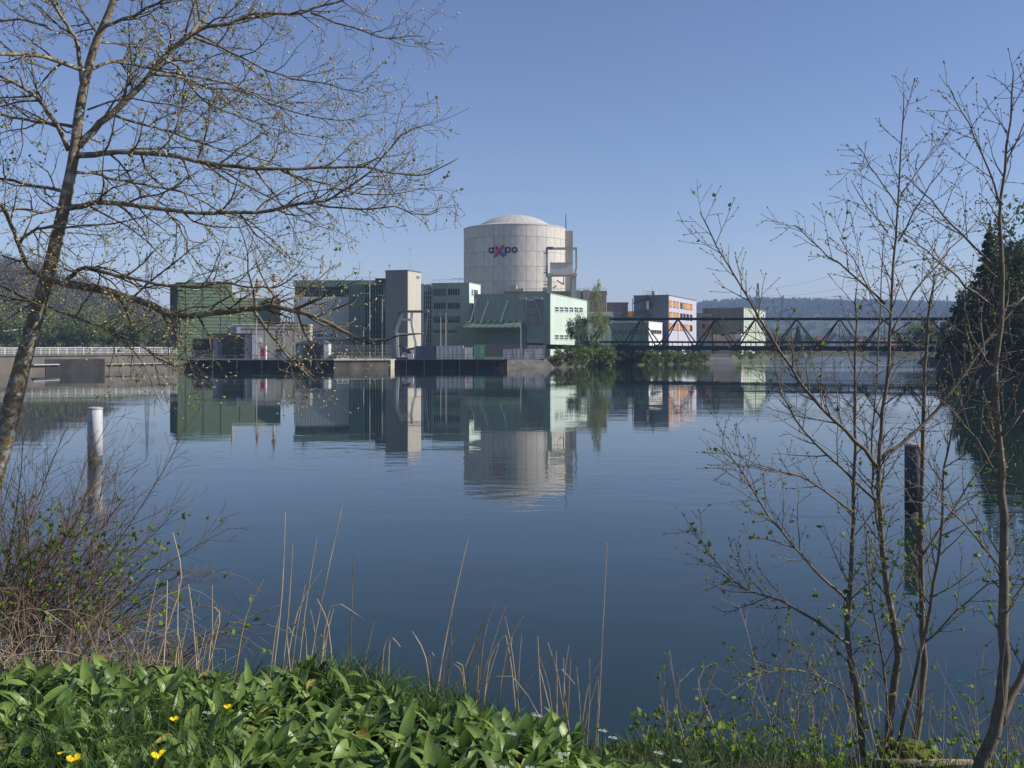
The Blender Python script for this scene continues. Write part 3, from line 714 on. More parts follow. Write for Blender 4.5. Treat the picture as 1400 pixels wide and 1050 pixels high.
for (x0_,y0_,x1_,y1_) in ((805,350,950,290),(950,400,905,330),(805,455,905,410),(950,475,880,470)):
    a = f.u(740+x0_/6.36,-1.2); b = f.u(740+x1_/6.36,-1.2)
    za, zb = f.z(360+y0_/6.36,a,-1.2), f.z(360+y1_/6.36,b,-1.2)
    f.part('stair_flight','steel_dark',MB().beam((a,-1.3,za),(b,-1.3,zb),1.5,.35).beam((a,-2.0,za+1.1),(b,-2.0,zb+1.1),.1).beam((a,-2.0,za+.6),(b,-2.0,zb+.6),.08))
for x_ in (795,905,955):
    a = f.u(740+x_/6.36,-1.9); f.part('stair_post','steel_dark',MB().box(a-.1,a+.1,-2.0,-1.8,0,f.z(408,a)))
a,b = f.u(884,-2), f.u(887.5,-2); f.box('stair_screen','steel',a,b,-2.2,-2.05,f.z(423,a),f.z(412,a))
f.box('roof_plant','steel',f.u(889),f.u(893),2,5,H+.3,H+1.7); rl = MB()
for px_ in (879,885,889.5,892,896): x = f.u(px_,3); rl.box(x,x+.09,3,3.09,H+.3,H+1.7)
rl.box(f.u(879,3),f.u(897,3),3,3.08,H+1.6,H+1.7).tube([(f.u(889.5),3,H),(f.u(889.5),3,H+3.4)],.1,5).tube([(f.u(908),3,H),(f.u(908),3,H+2)],.06,5); f.part('roof_railing','steel',rl)
# --- low teal pavilion
f = Frame('teal_pavilion', 'low teal glazed pavilion with bright white side behind the bridge', 'building', 836, 318, -20)
W = f.u(886.5); D = f.chk(f.v(905,W)); H = f.z(441)
f.box('wall','teal',0,W,0,D,-.2,H); f.box('side_wall','white',W+.003,W+.12,.04,D,-.2,H-.02); f.box('roof_edge','hall_grey',-.1,W+.2,-.15,D+.1,H,H+.3)
f.window('front',.4,W-.4,f.z(458,W),f.z(450,W),0,9,'teal','glass',.2)
a,b = f.v(890,W+.12), f.v(904,W+.12); f.window('side',a,b,f.z(457,W,a),f.z(450,W,a),W+.12,4,'hall_grey','glass',.2)
# --- beige block with orange windows
f = Frame('beige_office', 'small beige office with orange and red windows and white roof block', 'building', 951, 385, -8)
W = f.u(973); H = f.z(429); f.box('wall','beige',0,W,0,14,-.2,H); f.box('roof_block','white',f.u(952.5,2),f.u(960,2),2,8,H,f.z(420.5,2,2)); f.box('roof_edge','tower_front',-.1,W+.1,-.15,14.1,H,H+.2)
for ya,yb,pat in ((433,439,'.MMO'),(443,449.5,'OMOO'),(454,459,'OOOO')):
    for i,px_ in enumerate((951.6,960.2,964.6,969)):
        if pat[i] != '.': f.window('front',f.u(px_),f.u(px_+3.4),f.z(yb),f.z(ya),0,1,'maroon','orange' if pat[i] == 'O' else 'maroon',.15)
f = Frame('orange_house', 'small ochre house seen between concrete block and slate office', 'building', 858.5, 390, 0)
W = f.u(866.5)+4; f.box('wall','beige',0,W,0,9,-.2,f.z(433)); f.box('roof','orange',-.2,W+.2,-.2,9.2,f.z(433),f.z(425.5))
# --- olive hall
f = Frame('olive_hall', 'large olive grey hall with pale mint ribbed end beyond the bridge', 'building', 961, 400, -25)
W = f.u(1016.5); D = f.chk(f.v(1046,W)); H = f.z(422.5)
f.box('wall','olive',0,W,0,D,-.2,H); f.box('side_wall','pale_mint',W+.003,W+.14,.04,D,-.2,H-.02); f.box('roof_edge','tower_front',-.15,W+.25,-.2,D+.1,H,H+.4)
f.ribs('olive','front',.2,W,0,H,0,1.2,.16,.1); f.ribs('olive','side',1,D,0,H,W+.14,3.2,.3,.06)
a = f.u(983); f.part('panel_seam','steel_dark',MB().box(a-.1,a+.1,-.15,0,0,H)); f.box('low_annex','beige',f.u(975,-5),f.u(1014,-5),-5,-.2,-.2,f.z(457,W*.6,-5))
f.box('cabin','white',f.u(1005,-9),f.u(1013.5,-9),-9,-6,f.z(463,W,-9),f.z(456.5,W,-9)); f.box('cabin_base','concrete',f.u(1005.5,-9),f.u(1013,-9),-8.9,-6,-.2,f.z(463,W,-9))

# ------------------------------------------------------------------ bridge
BL, BR = Vector((X(829,284),284,0)), Vector((X(1273,241),241,0))
bd = (BR-BL); bl = bd.length; bd.normalize(); bn = Vector((-bd.y,bd.x,0)); pl_ = bl/8
def bz_top(s): return Z(436,284)+(Z(436,241)-Z(436,284))*s/bl
def bz_dk(s): return Z(475,284)+(Z(477,241)-Z(475,284))*s/bl
def bp_(s, off, z): return BL + bd*s + bn*off + Vector((0,0,z))
br = thing('truss_bridge', 'dark steel truss bridge with single top chord crossing the river', 'bridge', tuple(BL)); 
inv = lambda p: p - BL
def bb(name, a, b, w_, h=None, parent=br, tube=False):
    a, b = inv(a), inv(b); mb = MB()
    mb.tube([a,b],w_/2,8) if tube else mb.beam(a,b,w_,h)
    return mb.build(name, M['bridge'], parent)
for i in range(-1, 9):      # ten chord lengths, apexes 0..8
    if i >= 0 and i < 8: bb('top_chord', bp_(i*pl_,0,bz_top(i*pl_)), bp_((i+1)*pl_,0,bz_top((i+1)*pl_)), .72, tube=True)
bb('top_chord', bp_(8*pl_,0,bz_top(8*pl_)), bp_(8.7*pl_,0,bz_top(8*pl_)-.1), .72, tube=True)
s0, s1 = -.5*pl_, 9.5*pl_
for off in (-2.4,2.4):
    bb('bottom_chord', bp_(s0,off,bz_dk(s0)), bp_(s1,off,bz_dk(s1)), .7, 1.15)
    for i in range(9):
        s = i*pl_; 
        bb('diagonal', bp_(s,0,bz_top(s)), bp_(s-.5*pl_,off,bz_dk(s)), .37, tube=True)
        bb('diagonal', bp_(s,0,bz_top(s)), bp_(s+.5*pl_,off,bz_dk(s)), .37, tube=True)
        bb('gusset', bp_(s+.5*pl_-.6,off*1.06,bz_dk(s)+.1), bp_(s+.5*pl_+.6,off*1.06,bz_dk(s)+.1), .12, 1.5)
    bb('handrail', bp_(s0,off*1.0,bz_dk(s0)+1.55), bp_(s1,off,bz_dk(s1)+1.55), .42, .55)
    for i in range(38):
        s = s0+(s1-s0)*i/37
        if off < 0 or i % 2 == 0: bb('rail_post', bp_(s,off,bz_dk(s)+.3), bp_(s,off,bz_dk(s)+1.5), .16)
for i in range(9): bb('hanger', bp_(i*pl_,0,bz_top(i*pl_)), bp_(i*pl_,0,bz_dk(i*pl_)), .13, tube=True)
bb('deck', bp_(-3.2*pl_*.5,0,bz_dk(0)-.35), bp_(s1,0,bz_dk(s1)-.35), 4.0, .35)
for i in range(20):
    s = s0+pl_*.5*i; bb('cross_beam', bp_(s,-2.5,bz_dk(s)-.55), bp_(s,2.5,bz_dk(s)-.55), .3, .5)
# approach span on the left bank and its pier
ap = thing('bridge_approach', 'low dark approach span of the bridge on the plant side', 'bridge', tuple(BL))
bb('girder', bp_(s0,-2.3,bz_dk(s0)), P(742,474,262), .4, 1.0, ap); bb('girder', bp_(s0,2.3,bz_dk(s0)), P(742,474,262)+bn*4.5, .4, 1.0, ap)
bb('deck', bp_(s0,0,bz_dk(s0)+.4), P(742,471.5,262)+bn*2.2, 4, .25, ap)
pr = thing('bridge_pier', 'concrete pier under the plant end of the truss bridge', 'pier', (0,0,0))
a = bp_(s0-1.0,0,0); MB().box(a.x-1.2,a.x+1.2,a.y-3,a.y+3,-1,bz_dk(0)-.45).build('shaft', M['concrete'], pr); MB().box(a.x-1.5,a.x+1.5,a.y-3.4,a.y+3.4,bz_dk(0)-1.6,bz_dk(0)-.44).build('cap', M['concrete'], pr)
pr = thing('bridge_pier', 'concrete abutment of the truss bridge among the trees of the wooded bank', 'pier', (0,0,0))
a = bp_(s1,0,0); MB().box(a.x-1.5,a.x+2.5,a.y-3,a.y+3,-1,bz_dk(s1)-.56).build('shaft', M['concrete'], pr); MB().box(a.x-1.6,a.x+2.6,a.y+2.2,a.y+3.4,bz_dk(s1)-.5,bz_dk(s1)+.3).build('wing_wall', M['concrete'], pr)

# ------------------------------------------------------------------ quay, weir
def wall_prism(name, label, cat, pts, z0, z1, m, group=None):
    o = MB().prism([S(*p) for p in pts], z0, z1).build(name, M[m]); return tag(o, label, cat, group)
qd = thing('quay_wall', 'black quay wall in front of the beige shed', 'quay wall')
MB().prism([S(250,236),S(262,232.5),S(456,230.5),S(456,250),S(250,250)],-1,2.05).build('wall', M['quay_dark'], qd)
MB().prism([S(262,232.2),S(456,230.2),S(456,236),S(262,236)],2.051,2.28).build('coping', M['quay'], qd)
for i in range(5): a = X(290+i*34,231.6); MB().box(a-.15,a+.15,231.0-i*.1,232.2,.2,2.0).build('fender', M['quay_dark'], qd)
qm = thing('quay_wall', 'grey concrete quay wall with bright sunlit end face', 'quay wall')
MB().prism([S(456.5,230),S(533,235),S(540.5,241.5),S(540.5,250),S(456.5,250)],-1,2.1).build('wall', M['quay'], qm)
MB().prism([S(456.5,229.7),S(533.5,234.7),S(541,241.2),S(541,247),S(456.5,247)],2.101,2.3).build('coping', M['concrete'], qm)
qr = thing('quay_wall', 'long black quay wall below the waste containers', 'quay wall')
MB().prism([S(541.5,239.5),S(693,241),S(693,252),S(541.5,252)],-1,2.0).build('wall', M['quay_dark'], qr)
MB().prism([S(541.5,239.1),S(693,240.6),S(693,245),S(541.5,245)],2.001,2.2).build('coping', M['quay_dark'], qr)
MB().prism([(S(533.1,234.9)[0]+.02,234.88),(S(533.1,234.9)[0]+.2,234.88),(S(540.6,241.5)[0]+.25,241.5),(S(540.6,241.5)[0]+.02,241.5)],-1,2.098).build('lit_face_slab', M['concrete'], qm)  # paler slab puts the end face's sunlight into the colour
for i in range(6): a = X(556+i*24,240); MB().box(a-.06,a+.06,238.8+i*.2,239.6+i*.2,-.5,2.1).build('ladder_rail', M['steel_dark'], qr)
ra = MB(); A,B,C,D_ = S(693.5,241),S(765,246),S(747,250),S(693.5,250)
ra.add([(A[0],A[1]-1,-1),(B[0],B[1]-1,-1),(C[0],C[1],2.1),(D_[0],D_[1]-5,2.1),(A[0],A[1]+12,-1),(B[0],B[1]+8,-1),(C[0],C[1]+8,2.1),(D_[0],D_[1]+8,2.1)],
       [(0,1,2,3),(7,6,5,4),(0,3,7,4),(1,5,6,2),(3,2,6,7),(0,4,5,1)])
tag(ra.build('quay_ramp', M['quay']), 'sloping grey concrete ramp at the end of the quay', 'ramp')
# weir wall on the left
wa, wb = Vector((*S(-60,196),0)), Vector((*S(243,229),0)); wd = (wb-wa); wl = wd.length; wd.normalize()
we = thing('weir_wall', 'long grey concrete weir wall under the white railing', 'weir', tuple(wa), math.atan2(wd.y,wd.x))
MB().box(0,wl,0,5,-1,3.45).build('wall', M['weir'], we); MB().box(0,wl,-.25,5.2,3.451,3.75).build('walkway_slab', M['weir'], we)
def wpos(px): k = (px-700)/F; return (k*wa.y-wa.x)/(wd.x-k*wd.y)
a,b = wpos(62),wpos(143); MB().box(a,b,-.12,-.003,-.5,2.75).build('dark_recess', M['quay_dark'], we)
a,b = wpos(45),wpos(80); MB().box(a,b,-.6,-.13,1.55,1.75).build('service_pipe', M['galv'], we)
MB().tube([(wpos(146),-.35,1.55),(wpos(240),-.35,1.55)],.1,6).build('service_pipe', M['beige'], we)
for px_ in (151,167,181,196,210,225): a = wpos(px_); MB().box(a-.22,a+.22,-.5,-.003,1.3,1.8).build('pipe_bracket', M['steel'], we)
wr = thing('railing', 'white painted railing along the top of the weir wall', 'railing', tuple(wa), math.atan2(wd.y,wd.x))
n_ = 26
for i in range(n_+1): a = .2+(wl-.4)*i/n_; MB().box(a-.05,a+.05,.1,.2,3.7,5.15).build('post', M['white'], wr)
for z in (5.1,4.75,4.4,4.05): MB().box(0,wl,.11,.19,z,z+(.13 if z > 5 else .06)).build('rail', M['white'], wr)
mesh_ = MB()
for a in np.arange(.2,wl,.28): mesh_.box(a,a+.04,.13,.16,3.85,5.1)
o = mesh_.build('baluster_bars', M['white'], wr); o['kind'] = 'stuff'

# ------------------------------------------------------------------ yard things on the quay
def fence(label, px0_, px1_, Y0, Y1, h, step, m, rails=3, bars=0):
    a, b = Vector((*S(px0_,Y0),0)), Vector((*S(px1_,Y1),0)); d = b-a; l = d.length
    t = thing('fence', label, 'fence', (a.x,a.y,ZG), math.atan2(d.y,d.x), 'fences in the plant yard'); n = max(2,int(l/step))
    for i in range(n+1): x = l*i/n; MB().box(x-.05,x+.05,-.05,.05,-.1,h).build('post', M[m], t)
    for j in range(rails): z = h*(j+1)/rails-.08; MB().box(0,l,-.03,.03,z,z+.07).build('rail', M[m], t)
    if bars:
        mb = MB()
        for x in np.arange(0,l,bars): mb.box(x-.02,x+.02,-.015,.015,.1,h-.1)
        o = mb.build('bars', M[m], t); o['kind'] = 'stuff'
fence('tall grey bar fence in front of the turbine hall',449,545,252,254,3.6,2.6,'steel',4,.35)
fence('grey pipe railing on the black quay below the beige shed',262,455,233.5,231.5,1.25,2.4,'steel',2)
fence('white framed railing on the grey quay corner',461,476,231.6,232.6,1.15,2.5,'white',2)
fence('thin grey pipe railing in front of the containers',596,745,241.8,243.4,1.4,3.6,'steel_blue',2)
fence('bar fence along the foot of the leaf green hall',225,292,262,262,2.2,2.2,'steel',2,.3)
fence('grey site fence behind the slate shed',346,404,256,256,1.8,2.4,'galv',3,.4)
def lamp(label, px, y0, Y, arms=0, flag=False):
    t = thing('lamp_post', label, 'lamp post', (X(px,Y),Y,ZG), 0, 'posts on the quay'); h = Z(y0,Y)-ZG
    MB().tube([(0,0,-.2),(0,0,h)],[.13,.08],8).build('pole', M['steel'], t)
    if arms:
        MB().box(-1.0,1.0,-.06,.06,h-.12,h).build('arm', M['steel'], t)
        for sx_ in (-1,1): MB().box(sx_*1.0-.45,sx_*1.0+.45,-.25,.25,h-.05,h+.15).build('lamp_head', M['steel_blue'], t)
    if flag: MB().add([(.08,0,h-.1),(.5,.05,h-.2),(.45,0,h-.75),(.08,0,h-.65)],[(0,1,2,3)]).build('pennant', M['white'], t)
    return t
lamp('tall thin pole with small pennant beside the bar fence',505.5,370,250,0,True)
lamp('lamp post with twin heads in front of the teal block',522.5,403.5,250,1)
lamp('short lamp post in front of the green office',602.5,428,254,1); lamp('plain thin pole beside the short office lamp',609.5,428,252)
lamp('lamp post with twin heads in front of the curved bay',712,439,258,1)
lamp('grey pole in front of the beige shed door',388,430,262); lamp('pale pole in front of the slate shed corner',350.5,412,262)
lamp('thin pole before the teal block window grid',497,450,252)
# rake gantry: tall bent legs and a top beam
k = thing('trash_rake_crane', 'blue grey steel rake crane with bent legs standing on the quay', 'crane')
def kp(cx, cy, dy=0): return P(455+cx/9.333, 420+cy/9.333, 247) + Vector((0,dy,0))
for pts, dy, m_ in (([(775,540),(775,330),(795,220),(850,60)],0,'steel_blue'),([(815,540),(800,380),(795,280),(830,180),(880,60)],3.5,'hall_grey'),
                    ([(1045,500),(1060,460),(1020,290),(1000,170),(1010,60)],0,'hall_grey'),([(1140,490),(1160,330),(1185,60)],3.5,'steel_blue')):
    mb = MB(); q_ = [kp(c[0],c[1],dy) for c in pts]; q_[0].z = ZG
    for a,b in zip(q_[:-1],q_[1:]): mb.beam(a,b,.62,.7)
    mb.build('leg', M[m_], k)
a,b = kp(850,65),kp(1215,40); MB().box(a.x-.3,b.x,246.6,251,a.z,b.z).build('top_beam', M['steel_blue'], k)
MB().beam(kp(1185,70),kp(1215,30),.4).build('hook_arm', M['hall_grey'], k)
MB().beam(kp(805,335),kp(1050,340),.3).build('cross_bar', M['hall_grey'], k); MB().beam(kp(840,150,1),kp(980,160,1),.55).build('winch', M['hall_grey'], k)
MB().beam(kp(850,480),kp(990,590),.8).beam(kp(890,560),kp(1050,520),.5).build('grab', M['steel_dark'], k)
MB().box(kp(760,0).x,kp(1060,0).x,245,252,ZG-.02,ZG+.55).build('rail_carriage', M['steel_dark'], k)
o = MB().box(kp(970,0).x,kp(1040,0).x,244.4,246,ZG+.1,ZG+1.5); tag(o.build('white_cabinet', M['white_box']), 'small white box at the foot of the rake crane', 'box')
o = MB().add([(-2.6,0,0),(2.6,0,0),(2.2,2.4,0),(-2.2,2.4,0),(-1.4,.4,1.0),(1.6,.4,.9),(1.2,2,.9),(-1.2,2,1.0)],[(0,1,5,4),(1,2,6,5),(2,3,7,6),(3,0,4,7),(4,5,6,7),(3,2,1,0)]).build('covered_heap', M['white_box'])
o.location = (kp(960,0).x,252.5,ZG+.0); o.scale = (1,1,3.0); tag(o, 'pale tarpaulin covered heap behind the rake crane', 'heap')
def container(label, px0_, px1_, Y, ytop, m, ribs_=8, depth=2.4, group='containers and cabinets on the quay', cat='container', door=False):
    a,b = X(px0_,Y),X(px1_,Y); h = Z(ytop,Y)-ZG; w_ = b-a
    t = thing('container', label, cat, (a,Y,ZG), 0, group)
    MB().box(.06,w_-.06,.06,depth,.12,h-.1).build('body', M[m], t)
    for i in range(ribs_): x = (w_-.12)*i/max(1,ribs_-1); MB().box(x,x+.12,-.02,.06,.12,h-.1).build('rib', M[m], t)
    MB().box(0,w_,0,depth+.05,h-.1,h).build('top_rail', M[m], t); MB().box(0,w_,0,depth+.05,-.02,.12).build('bottom_rail', M['steel_dark'], t)
    if door: MB().box(w_*.55,w_*.9,-.03,.05,.2,h-.25).build('door', M[m], t)
    return t
container('dark blue waste container nearest the rake crane',568,581.5,246,473,'steel_blue',4)
container('dark blue waste container beside the long white one',582,596.5,246,473,'steel_blue',4)
container('long weathered white container with dark ribs on the quay',597,633.5,246,473,'white_box',7)
container('small plain white cabinet beside the green one',635.5,646,247,475,'white',2,1.6,cat='cabinet',door=True)
container('light green cabinet in front of the curved bay',648.5,663,250,471.5,'box_green',2,2,cat='cabinet',door=True)
container('grey skip with slanted side in front of grey bay base',688,700.5,249,478,'white_box',3)
container('grey tank container between two skips',702,715,249,477,'white_box',3)
container('wide light grey cabinet at the ramp end of the quay',717,744,249,477.5,'white_box',2,2.4,cat='cabinet',door=True)
container('pale cabinet standing behind the wide grey one',723,745,256,472.5,'concrete',4,cat='cabinet')
container('white cabinet on the quay that carries a red lifebuoy',353.5,363.5,236,473,'white',2,1.2,cat='cabinet')
o = MB().box(-.45,.45,-.16,.16,-.85,.85).build('lifebuoy_case', M['redbuoy']); o.location = (X(359,235.6),235.6,Z(482,235.6)); tag(o,'red lifebuoy case on the white quay cabinet','lifebuoy')
lb = thing('crane_jib', 'small red crane jib on the turbine hall roof', 'crane', (X(415,346),346,Z(384,346)))
MB().beam((0,0,-.2),(0,0,1.0),.3).build('post', M['redbuoy'], lb); MB().beam((-.9,0,1.6),(1.1,0,.6),.4).build('jib', M['redbuoy'], lb)
g_ = MB().box(X(449,257),X(466,257),257,262,ZG-.03,ZG+.9); tag(g_.build('grass_bank', M['leaf_pale']),'small bright lawn bank behind the bar fence','lawn')
# concrete outfalls on the far bank
for px0_,px1_,Y,ya,yb,lab in ((967,1000,305,490,496.5,'white concrete outfall below the olive hall'),(1081,1099,445,488.5,493,'small white concrete outfall farther up the river')):
    t = thing('outfall', lab, 'outfall', (0,0,0)); MB().box(X(px0_,Y),X(px1_,Y),Y-1.2,Y+4,-1,Z(ya,Y)).build('apron', M['white_box'], t)
    MB().box(X(px0_-4,Y),X(px1_+2,Y),Y+2,Y+5,Z(ya,Y)-.3,Z(ya-6,Y)).build('head_wall', M['tower_front'], t)

# ------------------------------------------------------------------ mooring posts in the water
def post(label, px, ywl, ytop, wpx, m1, m2, frac):
    Y = CH*F/(ywl-YH); r = wpx*Y/F/2; h = Z(ytop,Y)
    t = thing('mooring_post', label, 'post', (X(px,Y),Y,0), 0, 'mooring posts in the river')
    MB().lathe([(r*.97,-2),(r*.97,h*frac)],20).build('lower_sleeve', M[m2], t, True)
    MB().lathe([(r,h*frac+.003),(r,h-.06),(r*.96,h-.01)],20).build('shaft', M[m1], t, True)
    MB().lathe([(r*1.06,h-.009),(r*1.06,h+.06),(r*.6,h+.1)],20).build('cap', M['steel'], t)
M['post_white'] = mat('weathered_white_pile', (.52,.53,.54), .6, .28, 2.2, streak=(2,2,.25))
M['post_grey'] = mat('weathered_grey_pile', (.11,.12,.125), .7, .3, 1.5, streak=(2,2,.3))
M['algae'] = mat('algae_dark_pile', (.05,.055,.045), .7, .4, 3)
post('white banded steel mooring post beside the bramble thicket',130,629,559,19.5,'post_white','algae',.09)
post('dark grey mooring post behind the alder stems',1248,708,609,21.5,'post_grey','algae',.10)

# ------------------------------------------------------------------ pylons and wires
def pylon(label, px, ytop, Y, arms, wb, k=1):
    base = ZG; h = Z(ytop,Y)-base; t = thing('pylon', label, 'pylon', (X(px,Y),Y,base), 0, 'lattice power pylons'); n = 9; mb = MB()
    def c(i): w_ = wb*(1-.86*(i/n)); return [(-w_,-w_,h*i/n),(w_,-w_,h*i/n),(w_,w_,h*i/n),(-w_,w_,h*i/n)]
    for i in range(n):
        a,b = c(i),c(i+1)
        for j in range(4): mb.beam(a[j],b[j],.34*k); mb.beam(a[j],b[(j+1)%4],.2*k); mb.beam(a[(j+1)%4],b[j],.2*k)
    mb.build('mast', M['steel_blue'], t)
    for z,l in arms: MB().beam((-l,0,h*z),(l,0,h*z),.4).beam((-l,0,h*z),(0,0,h*z+2.2),.25).beam((l,0,h*z),(0,0,h*z+2.2),.25).build('cross_arm', M['steel_blue'], t)
    return t
pylon('lattice power pylon rising above the olive hall',1036,387,850,[(.72,8),(.86,1.5)],3.2)
pylon('distant lattice pylon behind the branches of the big tree',201,345,800,[(.74,8),(.9,6)],2.6,.55)
pylon('tiny far pylon near the wooded bank',1295,404,1500,[(.75,9),(.88,6)],4)
for i,(pa,pb,sag) in enumerate((((1024,403,850),(1420,338,330),9),((1048,403,850),(1420,300,300),8),((1036,395,850),(1420,262,290),7),((1048,404,850),(1420,355,350),10),((201,352,800),(540,400,700),14),((213,356,800),(560,408,700),14))):
    a,b = P(*pa),P(*pb); pts = [a.lerp(b,t/16)-Vector((0,0,sag*4*(t/16)*(1-t/16))) for t in range(17)]
    tag(MB().tube(pts,.055,4).build('power_line', M['steel_dark']), 'thin dark power line strung across the sky', 'power line', 'power lines')

# ------------------------------------------------------------------ far village
def house(label, px, Y, w_, d_, h, rh, wall, roof, rz, group='far village houses'):
    t = thing('house', label, 'house', (X(px,Y),Y,ZG), R(rz), group)
    MB().box(-w_/2,w_/2,-d_/2,d_/2,-.3,h).add([(-w_/2,-d_/2,h),(w_/2,-d_/2,h),(0,-d_/2,h+rh*.93),(-w_/2,d_/2,h),(w_/2,d_/2,h),(0,d_/2,h+rh*.93)],[(0,1,2),(5,4,3)]).build('wall', M[wall], t)
    e = .6; mb = MB()
    for s_ in (-1,1):
        A_ = [(s_*(w_/2+e),-d_/2-e,h-e*rh/(w_/2)),(0,-d_/2-e,h+rh),(0,d_/2+e,h+rh),(s_*(w_/2+e),d_/2+e,h-e*rh/(w_/2))]
        mb.add(A_+[(x,y,z+.3) for x,y,z in A_],[(0,1,2,3),(7,6,5,4),(0,4,5,1),(1,5,6,2),(2,6,7,3),(3,7,4,0)])
    mb.build('roof', M[roof], t)
    for x in (-w_*.22,w_*.22):
        for z in (1.2,4.0):
            if z+1.3 < h+.5: MB().box(x-.6,x+.6,-d_/2-.06,-d_/2+.02,z,z+1.3).build('window', M['glass'], t)
    MB().box(-.6,.6,-d_/2-.06,-d_/2+.02,h+.6,h+1.7).build('window', M['glass'], t)
house('white gabled house with dark roof seen through the bridge truss',1141,640,9.5,9,4.2,5.6,'white','concrete_brown',0)
house('red roofed house left of the white gable',1127,680,12,9,4,5.5,'beige','roof_red',80)
house('long low red roofed house right of the white gable',1172,700,32,9,3.2,3.6,'white','roof_red',86)
house('second long red roofed house nearer the wooded bank',1212,720,28,9,3,3.4,'beige','roof_red',84)
vh = random.Random(3)
for i in range(16):
    house('small pale house in the far village below the hills',1110+i*9+vh.uniform(-4,4),1150+vh.uniform(0,300),9,9,5,4,vh.choice(['white','beige']),vh.choice(['roof_red','concrete_brown']),vh.uniform(0,90),'houses of the far village')

# ------------------------------------------------------------------ trees
tr = random.Random(11)
tree('birch','tall slender birch with fresh leaves at the bridge end','tree',X(818,276),276,1.4,'crown_birch','trunk_birch',(1,1,1.13),.4)
tree('birch_sapling','smaller loose leaved tree in front of the sunlit mint wall','tree',X(790,266),266,1.7,'crown_birch_low','trunk_birch_low',(1.15,1.15,1.2),1.2)
bl_ = ['leafy bush on the bank under the bridge']
for i,(px,sc,kd) in enumerate(((762,.7,2),(775,.85,2),(785,1.0,0),(798,1.25,1),(810,1.35,0),(824,1.3,1),(836,1.05,0),(845,.8,2),(858,.9,0),(870,1.0,0),(882,.95,1),(893,.9,0),(905,.9,0),(917,.95,1),(929,.9,0),(941,.9,0),(952,.95,0),(961,.8,2),(1008,.8,0),(1022,1.0,0),(1036,1.1,1),(1050,1.2,0),(1064,1.2,2),(1078,1.3,0),(1092,1.4,1),(1104,1.5,0))):
    Y = float(np.interp(px,[760,800,880,960,1000,1040,1078,1100,1110],[252,268,284,302,330,375,430,478,500]))-1.2
    o = tree('bush',('fresh green' if kd == 1 else 'brown budding' if kd == 2 else 'mid green')+(' bush on the bank under the bridge' if px < 970 else ' bush on the far bank beyond the outfall'),'bush',X(px,Y),Y,.25,'bush_%d' % kd,'trunk_bush',(sc*1.5,sc*1.4,sc*1.45),tr.uniform(0,6),'bushes along the plant bank')
# second row behind
for px in (770,803,828,850,876,899,923,947):
    Y = float(np.interp(px,[760,800,880,960],[256,272,289,308]))+2
    tree('bush','tall bush in the second row behind the bank bushes','bush',X(px,Y),Y,1.6,'bush_%d' % tr.choice((0,2)),'trunk_bush',(1.3,1.3,tr.uniform(1.0,1.3)),tr.uniform(0,6),'second row of bank bushes')
# wooded right bank
for (nm,lab,px,Y,top,ck,tk,hh,wd_) in (
    ('spruce','tall dark spruce on the wooded bank',1352,186,308,'crown_spruce','trunk_tall',26,1.45),
    ('dark_tree','full round dark tree just behind the tall spruce',1374,196,318,'crown_dark_a','trunk_tall',25,1.05),
    ('dark_tree','dark tree filling the slope below the spruce top',1345,214,400,'crown_dark_b','trunk_round',17.5,1.25),
    ('tall_tree','tallest airy tree at the edge of the wooded bank',1402,170,236,'crown_sparse','trunk_tall',28,1.1),
    ('dark_tree','dark leafy tree at the frame edge on the wooded bank',1388,176,330,'crown_dark_a','trunk_tall',25,.95),
    ('dark_tree','dense dark tree left of the tall spruce',1330,205,392,'crown_dark_b','trunk_round',17.5,1.0),
    ('dark_tree','lower dark tree at the bridge end of the wooded bank',1312,222,418,'crown_dark_b','trunk_round',17.5,.85),
    ('dark_tree','broad dark tree behind the bridge end',1340,240,372,'crown_dark_a','trunk_tall',25,1.0),
    ('dark_tree','dark tree overhanging the water below the spruce',1364,172,420,'crown_dark_b','trunk_round',17.5,1.1),
    ('dark_tree','shadowed tree behind the frame edge tree',1425,190,300,'crown_dark_a','trunk_tall',25,1.0),
    ('dark_tree','lowest dark tree by the shore at frame edge',1395,158,430,'crown_dark_b','trunk_round',17.5,.9),
    ('dark_tree','small dark tree beyond the bridge on the wooded bank',1290,275,440,'crown_dark_b','trunk_round',17.5,.7)):
    h = Z(top,Y)-1.9; s = h/hh; t = tree(nm,lab,'tree',X(px,Y),Y,1.9,ck,tk,(s*wd_*(1 if s < 1 else .9),s*wd_*(1 if s < 1 else .9),s),tr.uniform(0,6),'trees of the wooded bank')
for px,Y in ((1290,240),(1300,232),(1312,222),(1320,212),(1330,205),(1336,196),(1342,188),(1349,180),(1356,172),(1366,165),(1377,158),(1390,151),(1402,146),(1298,250),(1288,262)):
    Yq = Y+1.5; t = tree('bush','dark overhanging bush at the waterline of the wooded bank','bush',X(px+4,Yq),Yq,.6,'crown_dark_b','trunk_bush',(.5,.5,tr.uniform(.3,.45)),tr.uniform(0,6),'waterline bushes of the wooded bank')
